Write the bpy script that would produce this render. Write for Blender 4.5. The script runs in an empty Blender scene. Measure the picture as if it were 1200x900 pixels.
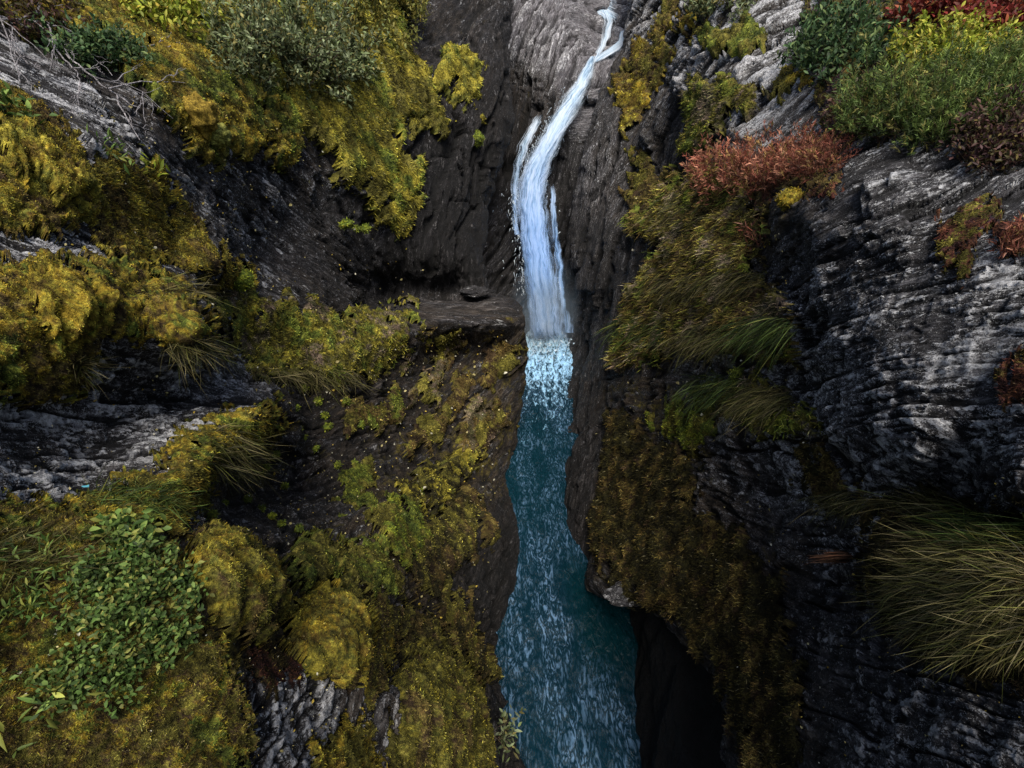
import bpy, math, random
import numpy as np
from mathutils import Vector

random.seed(7)
RNG = np.random.default_rng(11)
SC = bpy.context.scene
COL = SC.collection
F = 503.0                      # focal length in photo pixels (1200 wide)
PITCH = math.radians(35)
CAM = np.array([0.0, 0.0, 16.0])   # camera 16 m above the river (z = 0)
RIGHT = np.array([1.0, 0, 0]); FWD = np.array([0, math.cos(PITCH), -math.sin(PITCH)])
UP = np.array([0, math.sin(PITCH), math.cos(PITCH)])

def at(u, v, t):
    u = np.asarray(u, float); v = np.asarray(v, float); t = np.asarray(t, float)
    d = FWD + ((u - 600) / F)[..., None] * RIGHT + ((450 - v) / F)[..., None] * UP
    return CAM + d * t[..., None]
def project(p):
    q = p - CAM; t = q @ FWD
    return 600 + F * (q @ RIGHT) / t, 450 - F * (q @ UP) / t, t
def t_water(v):
    den = math.sin(PITCH) - (450 - np.asarray(v, float)) / F * math.cos(PITCH)
    return np.where(den > 0.3, 16.0 / np.maximum(den, 0.3), 60.0)

# ------------------------------------------------------------------ noise
_perm = RNG.permutation(1024).astype(np.int64)
_g = RNG.normal(size=(1024, 3)); _g /= np.linalg.norm(_g, axis=1)[:, None]
_g = _g.astype(np.float32)
def noise(p):
    p = np.asarray(p, np.float32)
    i = np.floor(p).astype(np.int64); f = p - i
    w = f * f * f * (f * (f * 6 - 15) + 10)
    out = 0
    for dx in (0, 1):
        wx = w[..., 0] if dx else 1 - w[..., 0]
        a = _perm[(i[..., 0] + dx) & 1023]
        for dy in (0, 1):
            wy = w[..., 1] if dy else 1 - w[..., 1]
            b = _perm[(a + i[..., 1] + dy) & 1023]
            for dz in (0, 1):
                wz = w[..., 2] if dz else 1 - w[..., 2]
                g = _g[_perm[(b + i[..., 2] + dz) & 1023]]
                d = g[..., 0] * (f[..., 0] - dx) + g[..., 1] * (f[..., 1] - dy) + g[..., 2] * (f[..., 2] - dz)
                out = out + wx * wy * wz * d
    return out * 1.6
def fbm(p, n=4, r=0.5):
    a = 1.0; s = 0; tot = 0
    for k in range(n):
        s = s + a * noise(p * 2 ** k + 17.3 * k); tot += a; a *= r
    return s / tot
def smooth(x, a, b):
    t = np.clip((x - a) / (b - a), 0, 1); return t * t * (3 - 2 * t)

# ------------------------------------------------------------------ mesh helpers
def mesh_obj(name, verts, faces, mat, parent=None, smooth_=True, col=None, attrs=None, mat_idx=None, mats=None, link=True):
    """faces: (n,3) or (n,4) int array, or a list of such arrays"""
    me = bpy.data.meshes.new(name)
    if not isinstance(faces, (list, tuple)): faces = [faces]
    faces = [np.asarray(f) for f in faces if len(f)]
    verts = np.asarray(verts, np.float32)
    me.vertices.add(len(verts)); me.vertices.foreach_set('co', verts.ravel())
    loops = np.concatenate([f.ravel() for f in faces]).astype(np.int32)
    sizes = np.concatenate([np.full(len(f), f.shape[1]) for f in faces]).astype(np.int32)
    starts = np.concatenate([[0], np.cumsum(sizes)[:-1]]).astype(np.int32)
    me.loops.add(len(loops)); me.loops.foreach_set('vertex_index', loops)
    me.polygons.add(len(sizes)); me.polygons.foreach_set('loop_start', starts); me.polygons.foreach_set('loop_total', sizes)
    if smooth_: me.polygons.foreach_set('use_smooth', np.ones(len(sizes), bool))
    if mats:
        for m in mats: me.materials.append(m)
        if mat_idx is not None: me.polygons.foreach_set('material_index', mat_idx.astype(np.int32))
    else: me.materials.append(mat)
    me.update(calc_edges=True)
    if col is not None:
        a = me.color_attributes.new('Col', 'FLOAT_COLOR', 'POINT')
        c = np.ones((len(verts), 4), np.float32); c[:, :3] = col; a.data.foreach_set('color', c.ravel())
    for k, val in (attrs or {}).items():
        a = me.attributes.new(k, 'FLOAT', 'POINT'); a.data.foreach_set('value', np.asarray(val, np.float32).ravel())
    o = bpy.data.objects.new(name, me); COL.objects.link(o)
    if parent: o.parent = parent
    return o
def tag(o, label=None, cat=None, group=None, kind=None):
    if label: o['label'] = label
    if cat: o['category'] = cat
    if group: o['group'] = group
    if kind: o['kind'] = kind
    return o
def empty(name, loc):
    o = bpy.data.objects.new(name, None); COL.objects.link(o); o.location = loc; o.empty_display_size = 0.1; return o

# ------------------------------------------------------------------ materials
class NT:
    def __init__(s, name, disp=False):
        s.m = bpy.data.materials.new(name); s.m.use_nodes = True; s.t = s.m.node_tree; s.t.nodes.clear()
        s.out = s.t.nodes.new('ShaderNodeOutputMaterial')
    def n(s, ty, **kw):
        nd = s.t.nodes.new('ShaderNode' + ty)
        for k, v in kw.items():
            if k in ('ins',):
                for kk, vv in v.items(): s.set(nd, kk, vv)
            else: setattr(nd, k, v)
        return nd
    def set(s, nd, key, val):
        sock = nd.inputs[key]
        if hasattr(val, 'is_linked') or hasattr(val, 'links'): s.t.links.new(val, sock)
        else: sock.default_value = val
    def math(s, op, a, b=None, c=None, clamp=False):
        nd = s.n('Math', operation=op, use_clamp=clamp); s.set(nd, 0, a)
        if b is not None: s.set(nd, 1, b)
        if c is not None: s.set(nd, 2, c)
        return nd.outputs[0]
    def mix(s, f, a, b, blend='MIX'):
        nd = s.n('MixRGB', blend_type=blend); s.set(nd, 0, f)
        s.set(nd, 1, a if hasattr(a, 'links') else (*a, 1)); s.set(nd, 2, b if hasattr(b, 'links') else (*b, 1))
        return nd.outputs[0]
    def ramp(s, f, stops, interp='LINEAR'):
        nd = s.n('ValToRGB'); s.set(nd, 0, f); cr = nd.color_ramp; cr.interpolation = interp
        while len(cr.elements) < len(stops): cr.elements.new(0.5)
        for e, (p, c) in zip(cr.elements, stops):
            e.position = p; e.color = (*c, 1) if isinstance(c, tuple) else (c, c, c, 1)
        return nd.outputs[0]
    def noise(s, vec, scale, detail=4, rough=0.5, dist=0.0):
        nd = s.n('TexNoise'); s.set(nd, 'Vector', vec); s.set(nd, 'Scale', scale); s.set(nd, 'Detail', detail)
        s.set(nd, 'Roughness', rough); s.set(nd, 'Distortion', dist); return nd.outputs['Fac']
    def attr(s, name, out='Fac'):
        nd = s.n('Attribute', attribute_name=name); return nd.outputs[out]

def strata_frame(deg):
    th = math.radians(deg)
    d = math.cos(th) * RIGHT + math.sin(th) * UP
    n = -math.sin(th) * RIGHT + math.cos(th) * UP + 0.10 * FWD; n /= np.linalg.norm(n)
    d = d - n * (d @ n); d /= np.linalg.norm(d)
    return d, n, np.cross(d, n)

def rock_material(name, deg, tint=(1, 1, 1), wet=0.0):
    M = NT(name)
    d, n, b = strata_frame(deg)
    pos = M.n('NewGeometry').outputs['Position']
    def dot(v):
        nd = M.n('VectorMath', operation='DOT_PRODUCT'); M.set(nd, 0, pos); M.set(nd, 1, tuple(v)); return nd.outputs['Value']
    cx = M.n('CombineXYZ'); M.set(cx, 0, dot(d * 0.3)); M.set(cx, 1, dot(n)); M.set(cx, 2, dot(b * 0.55)); S = cx.outputs[0]
    lich = M.attr('lichen'); dark = M.attr('dark'); mossy = M.attr('mossy')
    c2 = M.n('CombineXYZ'); M.set(c2, 0, dot(d * 0.13)); M.set(c2, 1, dot(n)); M.set(c2, 2, dot(b * 0.3)); S2 = c2.outputs[0]
    big = M.noise(S, 0.8, 5, 0.7, 0.3)
    fine = M.noise(S2, 11.0, 10, 0.78, 0.6)
    grain = M.noise(pos, 26, 8, 0.8)
    base = M.ramp(fine, [(0.38, (0.005, 0.005, 0.006)), (0.47, (0.019, 0.018, 0.020)), (0.54, (0.065, 0.063, 0.069)), (0.63, (0.27, 0.265, 0.285))])
    base = M.mix(M.ramp(big, [(0.46, 0.0), (0.58, 0.75)]), base, M.mix(fine, (0.002, 0.002, 0.002), (0.032, 0.026, 0.024)))
    # lichen crust: blotches of several sizes, drawn out along the layers
    zone = M.ramp(M.noise(S, 1.3, 4, 0.65, 0.5), [(0.34, 0.0), (0.62, 1.0)])
    amt = M.math('MULTIPLY', lich, M.math('ADD', M.math('ADD', M.math('MULTIPLY', zone, 0.95), 0.17), M.math('MULTIPLY', M.attr('proud'), 0.38)))
    lm = None; hh = None
    for sc_, vec, k_, g_ in ((3.6, S, 0.095, 26.0), (11.0, S, 0.15, 24.0), (30.0, S, 0.17, 22.0), (70.0, pos, 0.15, 20.0)):
        nz = M.noise(vec, sc_, 4.5, 0.62, 0.35)
        q = M.math('MULTIPLY', M.math('SUBTRACT', nz, M.math('SUBTRACT', 0.655, M.math('MULTIPLY', amt, k_))), g_, clamp=True)
        lm = q if lm is None else M.math('MAXIMUM', lm, q)
    l1 = lm
    lm = M.math('MULTIPLY', lm, M.ramp(grain, [(0.38, 0.4), (0.47, 1.0)]))
    lcol = M.ramp(M.noise(pos, 14, 7, 0.75), [(0.38, (0.16, 0.16, 0.175)), (0.48, (0.40, 0.405, 0.425)), (0.56, (0.74, 0.75, 0.77))])
    c = M.mix(lm, base, lcol)
    vor = M.n('TexVoronoi'); M.set(vor, 'Vector', pos); M.set(vor, 'Scale', 11.0)
    vd = M.math('ADD', vor.outputs['Distance'], M.math('MULTIPLY', M.noise(pos, 40, 3, 0.6), 0.25))
    vm = M.math('LESS_THAN', vd, 0.30)
    vr = M.n('SeparateColor'); M.set(vr, 0, vor.outputs['Color'])
    vm = M.math('MULTIPLY', vm, M.math('LESS_THAN', vr.outputs[0], M.math('MULTIPLY', lich, 0.30)))
    c = M.mix(M.math('MULTIPLY', vm, 0.8), c, (0.40, 0.42, 0.41))
    # moss film growing along the strata
    bn = M.ramp(M.noise(S2, 2.6, 8, 0.7, 0.4), [(0.42, 0.0), (0.54, 1.0)])
    c = M.mix(M.math('MULTIPLY', bn, M.math('MULTIPLY', mossy, 1.0, clamp=True)), c, M.ramp(fine, [(0.38, (0.010, 0.007, 0.004)), (0.5, (0.065, 0.042, 0.022)), (0.64, (0.22, 0.16, 0.08))]))
    mn = M.noise(S, 1.9, 10, 0.72, 0.5)
    mt = M.math('SUBTRACT', 0.70, M.math('MULTIPLY', mossy, 0.27))
    mm = M.math('MULTIPLY', M.math('SUBTRACT', mn, mt), 9.0, clamp=True)
    mcol = M.ramp(M.noise(pos, 6, 10, 0.8), [(0.36, (0.012, 0.010, 0.003)), (0.46, (0.075, 0.062, 0.010)), (0.55, (0.20, 0.16, 0.022)), (0.68, (0.50, 0.40, 0.07))])
    c = M.mix(mm, c, mcol)
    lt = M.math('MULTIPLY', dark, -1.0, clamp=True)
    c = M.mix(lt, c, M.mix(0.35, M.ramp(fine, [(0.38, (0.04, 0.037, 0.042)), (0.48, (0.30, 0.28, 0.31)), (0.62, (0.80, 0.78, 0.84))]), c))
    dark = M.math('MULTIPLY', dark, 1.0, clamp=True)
    cav_shade = M.ramp(M.math('ADD', M.math('MULTIPLY', M.attr('proud'), 0.5), 0.5), [(0.10, 0.30), (0.5, 1.0), (0.9, 1.25)])  # painted shade: crevices darkened, raised edges lightened in the colour
    c = M.mix(1.0, c, cav_shade, 'MULTIPLY')
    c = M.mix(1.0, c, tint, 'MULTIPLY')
    c = M.mix(dark, c, M.mix(1.0, c, (0.15, 0.14, 0.135), 'MULTIPLY'))  # dark zones put gorge shade and wet-rock tone into the colour
    bs = M.n('BsdfPrincipled'); M.set(bs, 'Base Color', c)
    M.set(bs, 'Roughness', M.math('ADD', M.math('MULTIPLY', fine, 0.5), 0.55 - 0.38 * wet)); M.set(bs, 'Specular IOR Level', 0.3 + 0.3 * wet)
    h = M.math('ADD', M.math('MULTIPLY', fine, 1.0), M.math('ADD', M.math('MULTIPLY', grain, 0.35), M.math('MULTIPLY', l1, 0.6)))
    bp = M.n('Bump'); M.set(bp, 'Height', h); M.set(bp, 'Strength', 1.0); M.set(bp, 'Distance', 0.16)
    M.set(bs, 'Normal', bp.outputs[0]); M.t.links.new(bs.outputs[0], M.out.inputs[0])
    return M.m

def leaf_material(name, rough=0.55, trans=0.25, grain=True, spec=0.2):
    M = NT(name)
    c = M.attr('Col', 'Color')
    if grain:
        pos = M.n('NewGeometry').outputs['Position']
        g = M.ramp(M.noise(pos, 15, 10, 0.88), [(0.38, 0.12), (0.5, 0.8), (0.62, 2.3)])
        c = M.mix(1.0, c, g, 'MULTIPLY')
    bs = M.n('BsdfPrincipled'); M.set(bs, 'Base Color', c); M.set(bs, 'Roughness', rough); M.set(bs, 'Specular IOR Level', spec)
    if trans > 0:
        tr = M.n('BsdfTranslucent'); M.set(tr, 0, c); mx = M.n('MixShader'); M.set(mx, 0, trans)
        M.t.links.new(bs.outputs[0], mx.inputs[1]); M.t.links.new(tr.outputs[0], mx.inputs[2]); sh = mx.outputs[0]
    else: sh = bs.outputs[0]
    if grain:
        bp = M.n('Bump'); M.set(bp, 'Height', M.noise(pos, 30, 6, 0.8)); M.set(bp, 'Strength', 1.0); M.set(bp, 'Distance', 0.05); M.set(bs, 'Normal', bp.outputs[0])
    M.t.links.new(sh, M.out.inputs[0]); return M.m
MOSS = leaf_material('moss', 0.8, 0.0, True, 0.15)
LEAF = leaf_material('leaf', 0.55, 0.25, False, 0.2)
WOOD = leaf_material('bark', 0.8, 0.0, True, 0.2)

# ------------------------------------------------------------------ depth layers: the rock surfaces
def rbf(ctrl, c=28.0):
    P = np.array([(a[0], a[1]) for a in ctrl], float); y = np.log([a[2] for a in ctrl])
    n = len(P); r = np.sqrt(((P[:, None] - P[None]) ** 2).sum(-1) + c * c)
    A = np.zeros((n + 3, n + 3)); A[:n, :n] = r - 0.0 * np.eye(n); A[:n, n] = 1; A[:n, n + 1:] = P / 500; A[n, :n] = 1; A[n + 1:, :n] = P.T / 500
    w = np.linalg.solve(A, np.concatenate([y, [0, 0, 0]]))
    def f(u, v):
        sh = np.shape(u); u = np.ravel(u).astype(float); v = np.ravel(v).astype(float); out = np.empty(len(u))
        for k in range(0, len(u), 60000):
            uu = u[k:k + 60000]; vv = v[k:k + 60000]
            rr = np.sqrt((uu[:, None] - P[:, 0]) ** 2 + (vv[:, None] - P[:, 1]) ** 2 + c * c)
            out[k:k + 60000] = rr @ w[:n] + w[n] + (uu * w[n + 1] + vv * w[n + 2]) / 500
        return np.exp(out).reshape(sh)
    return f

def sdf(poly, u, v):
    """signed distance in pixels, positive inside"""
    P = np.array(poly, float); Q = np.roll(P, -1, 0)
    d = np.full(u.shape, 1e9); ins = np.zeros(u.shape, bool)
    for a, b in zip(P, Q):
        e = b - a; L = e @ e + 1e-9
        k = np.clip(((u - a[0]) * e[0] + (v - a[1]) * e[1]) / L, 0, 1)
        d = np.minimum(d, np.hypot(u - a[0] - k * e[0], v - a[1] - k * e[1]))
        c = (a[1] > v) != (b[1] > v)
        if b[1] != a[1]: ins ^= c & (u < (b[0] - a[0]) * (v - a[1]) / (b[1] - a[1]) + a[0])
    return np.where(ins, d, -d)

# (centre u, centre v, radius, strata angle in degrees, lichen, dark, mossy)
ZONES_L = [
    (90, 130, 130, -20, 0.75, 0.0, 0.15), (290, 260, 110, -18, 0.55, 0.1, 0.15), (60, 290, 60, 8, 0.95, 0.0, 0.0), (380, 300, 60, -8, 0.35, 0.5, 0.25),
    (230, 420, 60, 5, 0.75, 0.1, 0.1), (60, 510, 120, 17, 0.9, 0.0, 0.1), (200, 480, 90, 14, 0.75, 0.0, 0.1),
    (330, 570, 70, 50, 0.30, 0.5, 0.3), (450, 480, 90, 42, 0.25, 0.6, 0.5), (540, 440, 60, 50, 0.18, 0.5, 0.7), (560, 364, 30, 2, 0.1, -0.15, 0.35), (500, 366, 30, 2, 0.1, -0.15, 0.35),
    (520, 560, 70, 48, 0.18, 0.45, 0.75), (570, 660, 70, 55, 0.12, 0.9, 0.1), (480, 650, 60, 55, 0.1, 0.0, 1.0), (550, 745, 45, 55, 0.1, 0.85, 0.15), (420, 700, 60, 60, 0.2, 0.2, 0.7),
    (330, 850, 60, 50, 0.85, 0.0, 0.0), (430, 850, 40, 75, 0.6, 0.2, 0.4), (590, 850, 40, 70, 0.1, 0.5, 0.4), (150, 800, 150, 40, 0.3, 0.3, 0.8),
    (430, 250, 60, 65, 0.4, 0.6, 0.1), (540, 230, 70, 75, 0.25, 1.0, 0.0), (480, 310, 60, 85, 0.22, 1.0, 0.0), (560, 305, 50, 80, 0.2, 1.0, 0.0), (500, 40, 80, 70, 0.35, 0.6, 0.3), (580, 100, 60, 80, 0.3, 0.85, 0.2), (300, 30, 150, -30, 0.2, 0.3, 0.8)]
ZONES_R = [
    (1050, 250, 110, 14, 0.4, 0.15, 0.0), (1120, 180, 80, 30, 0.6, 0.0, 0.0), (1080, 400, 120, -6, 0.6, 0.0, 0.0), (980, 380, 70, -2, 0.6, 0.0, 0.0), (1050, 490, 90, -30, 0.8, 0.0, 0.0), (1170, 330, 70, -8, 1.0, 0.0, 0.0), (1180, 520, 90, -28, 0.8, 0.0, 0.0),
    (1000, 560, 50, -50, 0.65, 0.05, 0.3), (900, 560, 80, -40, 0.7, 0.0, 0.1), (840, 430, 50, -12, 0.45, 0.1, 0.3), (930, 30, 40, 10, 0.9, 0.0, 0.2), (830, 60, 40, 20, 0.8, 0.0, 0.3), (920, 130, 40, 10, 0.9, 0.0, 0.2),
    (700, 190, 45, 80, 0.3, 0.1, 0.0), (700, 330, 60, 80, 0.3, 0.85, 0.1), (690, 550, 70, 80, 0.2, 0.95, 0.1), (760, 200, 60, 65, 0.4, 0.5, 0.4), (770, 380, 50, 60, 0.25, 0.5, 0.5),
    (780, 540, 80, -20, 0.25, 0.1, 0.85), (850, 680, 90, -40, 0.12, 0.5, 0.6), (900, 820, 80, -60, 0.15, 0.5, 0.4), (1000, 750, 80, -62, 0.4, 0.45, 0.05), (1080, 850, 80, -60, 0.7, 0.3, 0.0), (960, 600, 60, -50, 0.65, 0.05, 0.15), (1180, 860, 60, -60, 0.75, 0.2, 0.0), (900, 260, 60, 20, 0.2, 0.2, 0.6), (1050, 620, 50, -45, 0.5, 0.2, 0.3)]
ZONES_F = [(650, 60, 60, 70, 0.7, -0.55, 0.0), (690, 30, 40, 10, 0.6, -0.6, 0.0), (606, 120, 45, 85, 0.15, 1.0, 0.5), (590, 270, 50, 60, 0.0, 0.7, 0.0), (690, 140, 35, 5, 0.3, -0.3, 0.0), (690, 280, 50, 80, 0.2, 0.8, 0.0), (640, 200, 50, 75, 0.3, 0.8, 0.0), (600, 200, 40, 75, 0.2, 0.9, 0.2)]
_mats = {}
def zone_mat(deg):
    k = int(round(deg / 10.0)) * 10
    if k not in _mats: _mats[k] = rock_material('schist_rock_dip_%d' % (k % 180), k)
    return k, _mats[k]

def hsh(*ids):
    x = 0
    for k, i in enumerate(ids): x = _perm[(np.asarray(i, np.int64) * (7 + 6 * k) + x * 31 + 13 * k) & 1023]
    return x / 1023.0
def strata_disp(p, px, deg, tcap):
    d, n, b = strata_frame(deg)
    D, N, B = p @ d, p @ n, p @ b
    w = fbm(p * 0.55, 3)
    out = 0.10 * np.minimum(tcap, 8) * 0.16 * fbm(p * (5.0 / np.clip(tcap, 3, 25))[:, None] * 0.6, 3)
    for L, s in ((2.6, 0), (1.25, 5), (0.62, 9), (0.30, 13), (0.15, 21), (0.075, 31), (0.037, 43)):
        fade = smooth(L / px, 3.0, 7.0) * (1 - smooth(L / tcap, 0.11, 0.25))
        if fade.max() < 0.01: continue
        wl = noise(np.stack([D / (3.0 * L) + s, N / (1.5 * L), B / (2.0 * L)], -1))
        sN = (N + w * 0.22 * min(1, L * 2)) / L + wl * 0.16 + s
        i = np.floor(sN); fr = sN - i
        r0 = hsh(i + s * 3)
        dd = D / (L * (2.6 + 6.0 * r0)) + r0 * 9 + wl * 0.5 + 0.35 * fr; j = np.floor(dd)
        bb = B / (L * 2.6) + hsh(i, j) * 5 + 0.5 * w; k = np.floor(bb)
        h = hsh(i, j, k) - 0.5
        ledge = (fr - 0.5) * 0.55 * (hsh(i + 91) - 0.3) + (dd - j - 0.5) * (hsh(i, j + 55) - 0.5) * 0.5
        crack = -0.9 * np.exp(-(np.minimum(fr, 1 - fr) * L / px / 1.6) ** 2) * (hsh(i + 7, j) > 0.4) - 0.5 * np.exp(-((dd - j) * L * 3 / px / 2.0) ** 2) * (hsh(i + 3, j) > 0.5)
        q = np.stack([D / (1.2 * L) + s, N / (0.7 * L), B / (1.1 * L)], -1)
        gate = 0.18 + 1.15 * smooth(noise(p / (4.5 * L) + s * 1.7) + 0.35 * noise(p / (1.3 * L) + s), -0.12, 0.42)
        out = out + gate * fade * L * (0.26 + 0.40 * (1 - smooth(L / tcap, 0.02, 0.09))) * (h * 0.85 + ledge + 0.45 * crack + 0.14 * noise(q))
    return out

class Layer: pass
def grid_normals(P):
    du = np.gradient(P, axis=1); dv = np.gradient(P, axis=0)
    n = np.cross(dv, du); n /= np.linalg.norm(n, axis=-1)[..., None] + 1e-12
    view = P - CAM; flip = (n * view).sum(-1) > 0; n[flip] *= -1
    return n
def box_blur(A, k):
    for ax in (0, 1):
        B = np.pad(A, [(k, k) if a == ax else (0, 0) for a in range(A.ndim)], mode='edge')
        cs = np.cumsum(B, axis=ax); n = A.shape[ax]
        z = np.take(cs, [0], axis=ax) * 0; cs = np.concatenate([z, cs], axis=ax)
        A = (np.take(cs, range(2 * k + 1, 2 * k + 1 + n), axis=ax) - np.take(cs, range(0, n), axis=ax)) / (2 * k + 1)
    return A

def build_layer(name, side, sil, outer, v0, v1, ctrl, zones, moss, step=1.8, skirt_to_water=None, skirt=6.0, amp=1.0):
    """side: +1 when the open silhouette is on the right of the sheet, -1 on its left, 0 none"""
    Lr = Layer(); Lr.depth = rbf(ctrl)
    nv = int((v1 - v0) / step); vs = np.linspace(v0, v1, nv)
    S = np.array(sil, float); su = np.interp(vs, S[:, 1], S[:, 0])
    jig = fbm(np.stack([vs / 22, vs * 0 + 3.3, vs * 0 + side], -1), 4, 0.5) * 7; su = su + jig * (side != 0)
    nu = int(abs(np.mean(su) - outer) / step); s = np.linspace(0, 1, nu)
    U = outer + (su[:, None] - outer) * s[None]; V = np.repeat(vs[:, None], nu, 1)
    T = Lr.depth(U, V)
    if side:   # the sheet rounds away from the eye at its silhouette
        e = np.abs(U - su[:, None]); T = T * (1 + 0.05 * np.exp(-e / 9.0))
    P = at(U, V, T)
    N = grid_normals(box_blur(P, 8)); N = box_blur(N, 6); N /= np.linalg.norm(N, axis=-1)[..., None]
    px = T / F
    # moss cover
    wob = np.stack([fbm(P * (9.0 / T[..., None]), 5, 0.68), fbm(P * (9.0 / T[..., None]) + 50, 5, 0.68)], -1) * 48
    hole = fbm(P * (13.0 / T[..., None]) + 80, 5, 0.7)
    cover = np.zeros_like(T); Lr.masks = []
    for m in moss:
        wk = m.get('wob', 0.75 if m.get('edge', 0) > 30 else 1.0); sd = sdf(m['poly'], U + wob[..., 0] * wk, V + wob[..., 1] * wk); sd = sd - np.clip(hole * 170 * m.get('hole', 0.3 if m.get('edge') else 0.6) - 14, 0, 70); Lr.masks.append(sd); cover = np.maximum(cover, smooth(sd, -6, 8))
    # strata zones
    Z = zones; W = np.stack([np.exp(-((U - z[0]) ** 2 + (V - z[1]) ** 2) / (2 * (z[2] * 0.6) ** 2)) + 1e-9 / (1 + (U - z[0]) ** 2 + (V - z[1]) ** 2) for z in Z], -1)
    W /= W.sum(-1, keepdims=True)
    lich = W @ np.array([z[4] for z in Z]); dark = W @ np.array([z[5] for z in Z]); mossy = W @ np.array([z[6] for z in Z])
    keys = [zone_mat(z[3])[0] for z in Z]; uk = sorted(set(keys))
    WK = np.stack([sum(W[..., i] for i in range(len(Z)) if keys[i] == k) for k in uk], -1)
    WK = WK ** 3; WK /= WK.sum(-1, keepdims=True)
    disp = np.zeros_like(T); fp = P.reshape(-1, 3); fpx = px.ravel(); fT = T.ravel()
    for i, k in enumerate(uk):
        w = WK[..., i].ravel(); sel = w > 0.02
        dd = np.zeros(len(w)); dd[sel] = strata_disp(fp[sel], fpx[sel], k, fT[sel]); disp += (dd * w).reshape(T.shape)
    disp = disp * (1 - 0.75 * cover) * amp
    if name == 'left_cliff': disp = disp * (1 - 0.8 * np.exp(-(((U - 535) / 85) ** 2 + ((V - 363) / 12) ** 2) ** 2))
    if side: disp = disp * (1 - 0.55 * np.exp(-np.abs(U - su[:, None]) / 12.0))
    Pd = P + N * disp[..., None]
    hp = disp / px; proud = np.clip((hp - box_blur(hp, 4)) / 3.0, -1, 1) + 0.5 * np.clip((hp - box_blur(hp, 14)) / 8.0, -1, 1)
    Lr.U, Lr.V, Lr.T, Lr.P, Lr.N, Lr.Pd, Lr.px, Lr.cover = U, V, T, P, N, Pd, px, cover
    # skirt that carries the rock on behind its own silhouette
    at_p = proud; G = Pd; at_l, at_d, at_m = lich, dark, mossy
    if side:
        ns = 26; k = np.linspace(0, 1, ns + 1)[1:]
        last = Pd[:, -1]; view = last - CAM; tl = T[:, -1]; view = view / tl[:, None]
        tw = t_water(vs); reach = np.full(nv, skirt)
        if skirt_to_water is not None:
            ok = (vs > skirt_to_water[0]) & (vs < skirt_to_water[1]); reach = np.where(ok, np.clip(tw * 1.04 - tl, 1.0, 20), reach)
        reach = box_blur(reach[:, None], 12)[:, 0]
        kk = k[None, :, None]; R = reach[:, None, None]
        sk = last[:, None] + view[:, None] * (kk * R) - side * RIGHT * (0.10 * kk * R + 0.35 * kk ** 2 * R)
        sp = sk.reshape(-1, 3); sk = sk + (fbm(sp * 0.9, 5, 0.55) * 0.5).reshape(sk.shape[:2])[..., None] * np.array([-side * 0.8, 0, 0.2]) * np.minimum(1, kk * 5)
        G = np.concatenate([Pd, sk], 1)
        ext = lambda a, v_: np.concatenate([a, a[:, -1:] * (1 - k[None]) + v_ * k[None]], 1)
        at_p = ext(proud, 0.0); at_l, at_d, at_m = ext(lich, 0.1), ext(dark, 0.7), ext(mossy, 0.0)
    h, w_ = G.shape[:2]; idx = np.arange(h * w_).reshape(h, w_)
    f = np.stack([idx[:-1, :-1], idx[1:, :-1], idx[1:, 1:], idx[:-1, 1:]], -1).reshape(-1, 4)
    mi = WK.argmax(-1); mi = np.concatenate([mi] + [mi[:, -1:]] * (w_ - mi.shape[1]), 1)[:-1, :-1].ravel()
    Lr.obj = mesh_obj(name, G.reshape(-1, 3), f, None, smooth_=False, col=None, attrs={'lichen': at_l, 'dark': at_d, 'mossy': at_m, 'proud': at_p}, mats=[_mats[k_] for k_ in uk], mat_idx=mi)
    tag(Lr.obj, kind='structure')
    return Lr

# ------------------------------------------------------------------ leaves and blades
def ortho(d):
    a = np.where(np.abs(d[:, 2:3]) < 0.9, np.array([[0, 0, 1.0]]), np.array([[1.0, 0, 0]]))
    x = np.cross(d, a); x /= np.linalg.norm(x, axis=1)[:, None]; return x, np.cross(d, x)
def unit(a): return a / (np.linalg.norm(a, axis=-1)[..., None] + 1e-9)
def blades(base, d, length, width, col, bend=None, seg=1, tipcol=1.35, rootcol=0.45):
    """thin tapered blades; bend: vector the tip moves towards"""
    n = len(base); x, y = ortho(unit(d)); a = RNG.uniform(0, 6.28, n)[:, None]; s = x * np.cos(a) + y * np.sin(a)
    length = length[:, None]; width = width[:, None]; bend = np.zeros((n, 3)) if bend is None else bend
    V = []; C = []
    for k in range(seg):
        q = k / seg; c = base + d * length * q + bend * length * q * q; w = width * (1 - q * 0.55)
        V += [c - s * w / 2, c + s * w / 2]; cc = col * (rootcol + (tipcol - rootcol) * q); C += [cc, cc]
    V.append(base + d * length + bend * length); C.append(col * tipcol)
    V = np.stack(V, 1); C = np.stack(C, 1); m = 2 * seg + 1; o = np.arange(n)[:, None] * m
    quads = [o + np.array([[2 * k, 2 * k + 1, 2 * k + 3, 2 * k + 2]]) for k in range(seg - 1)]
    tri = o + np.array([[2 * seg - 2, 2 * seg - 1, 2 * seg]])
    return V.reshape(-1, 3), C.reshape(-1, 3), (np.concatenate(quads) if quads else np.zeros((0, 4), int)), tri
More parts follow.
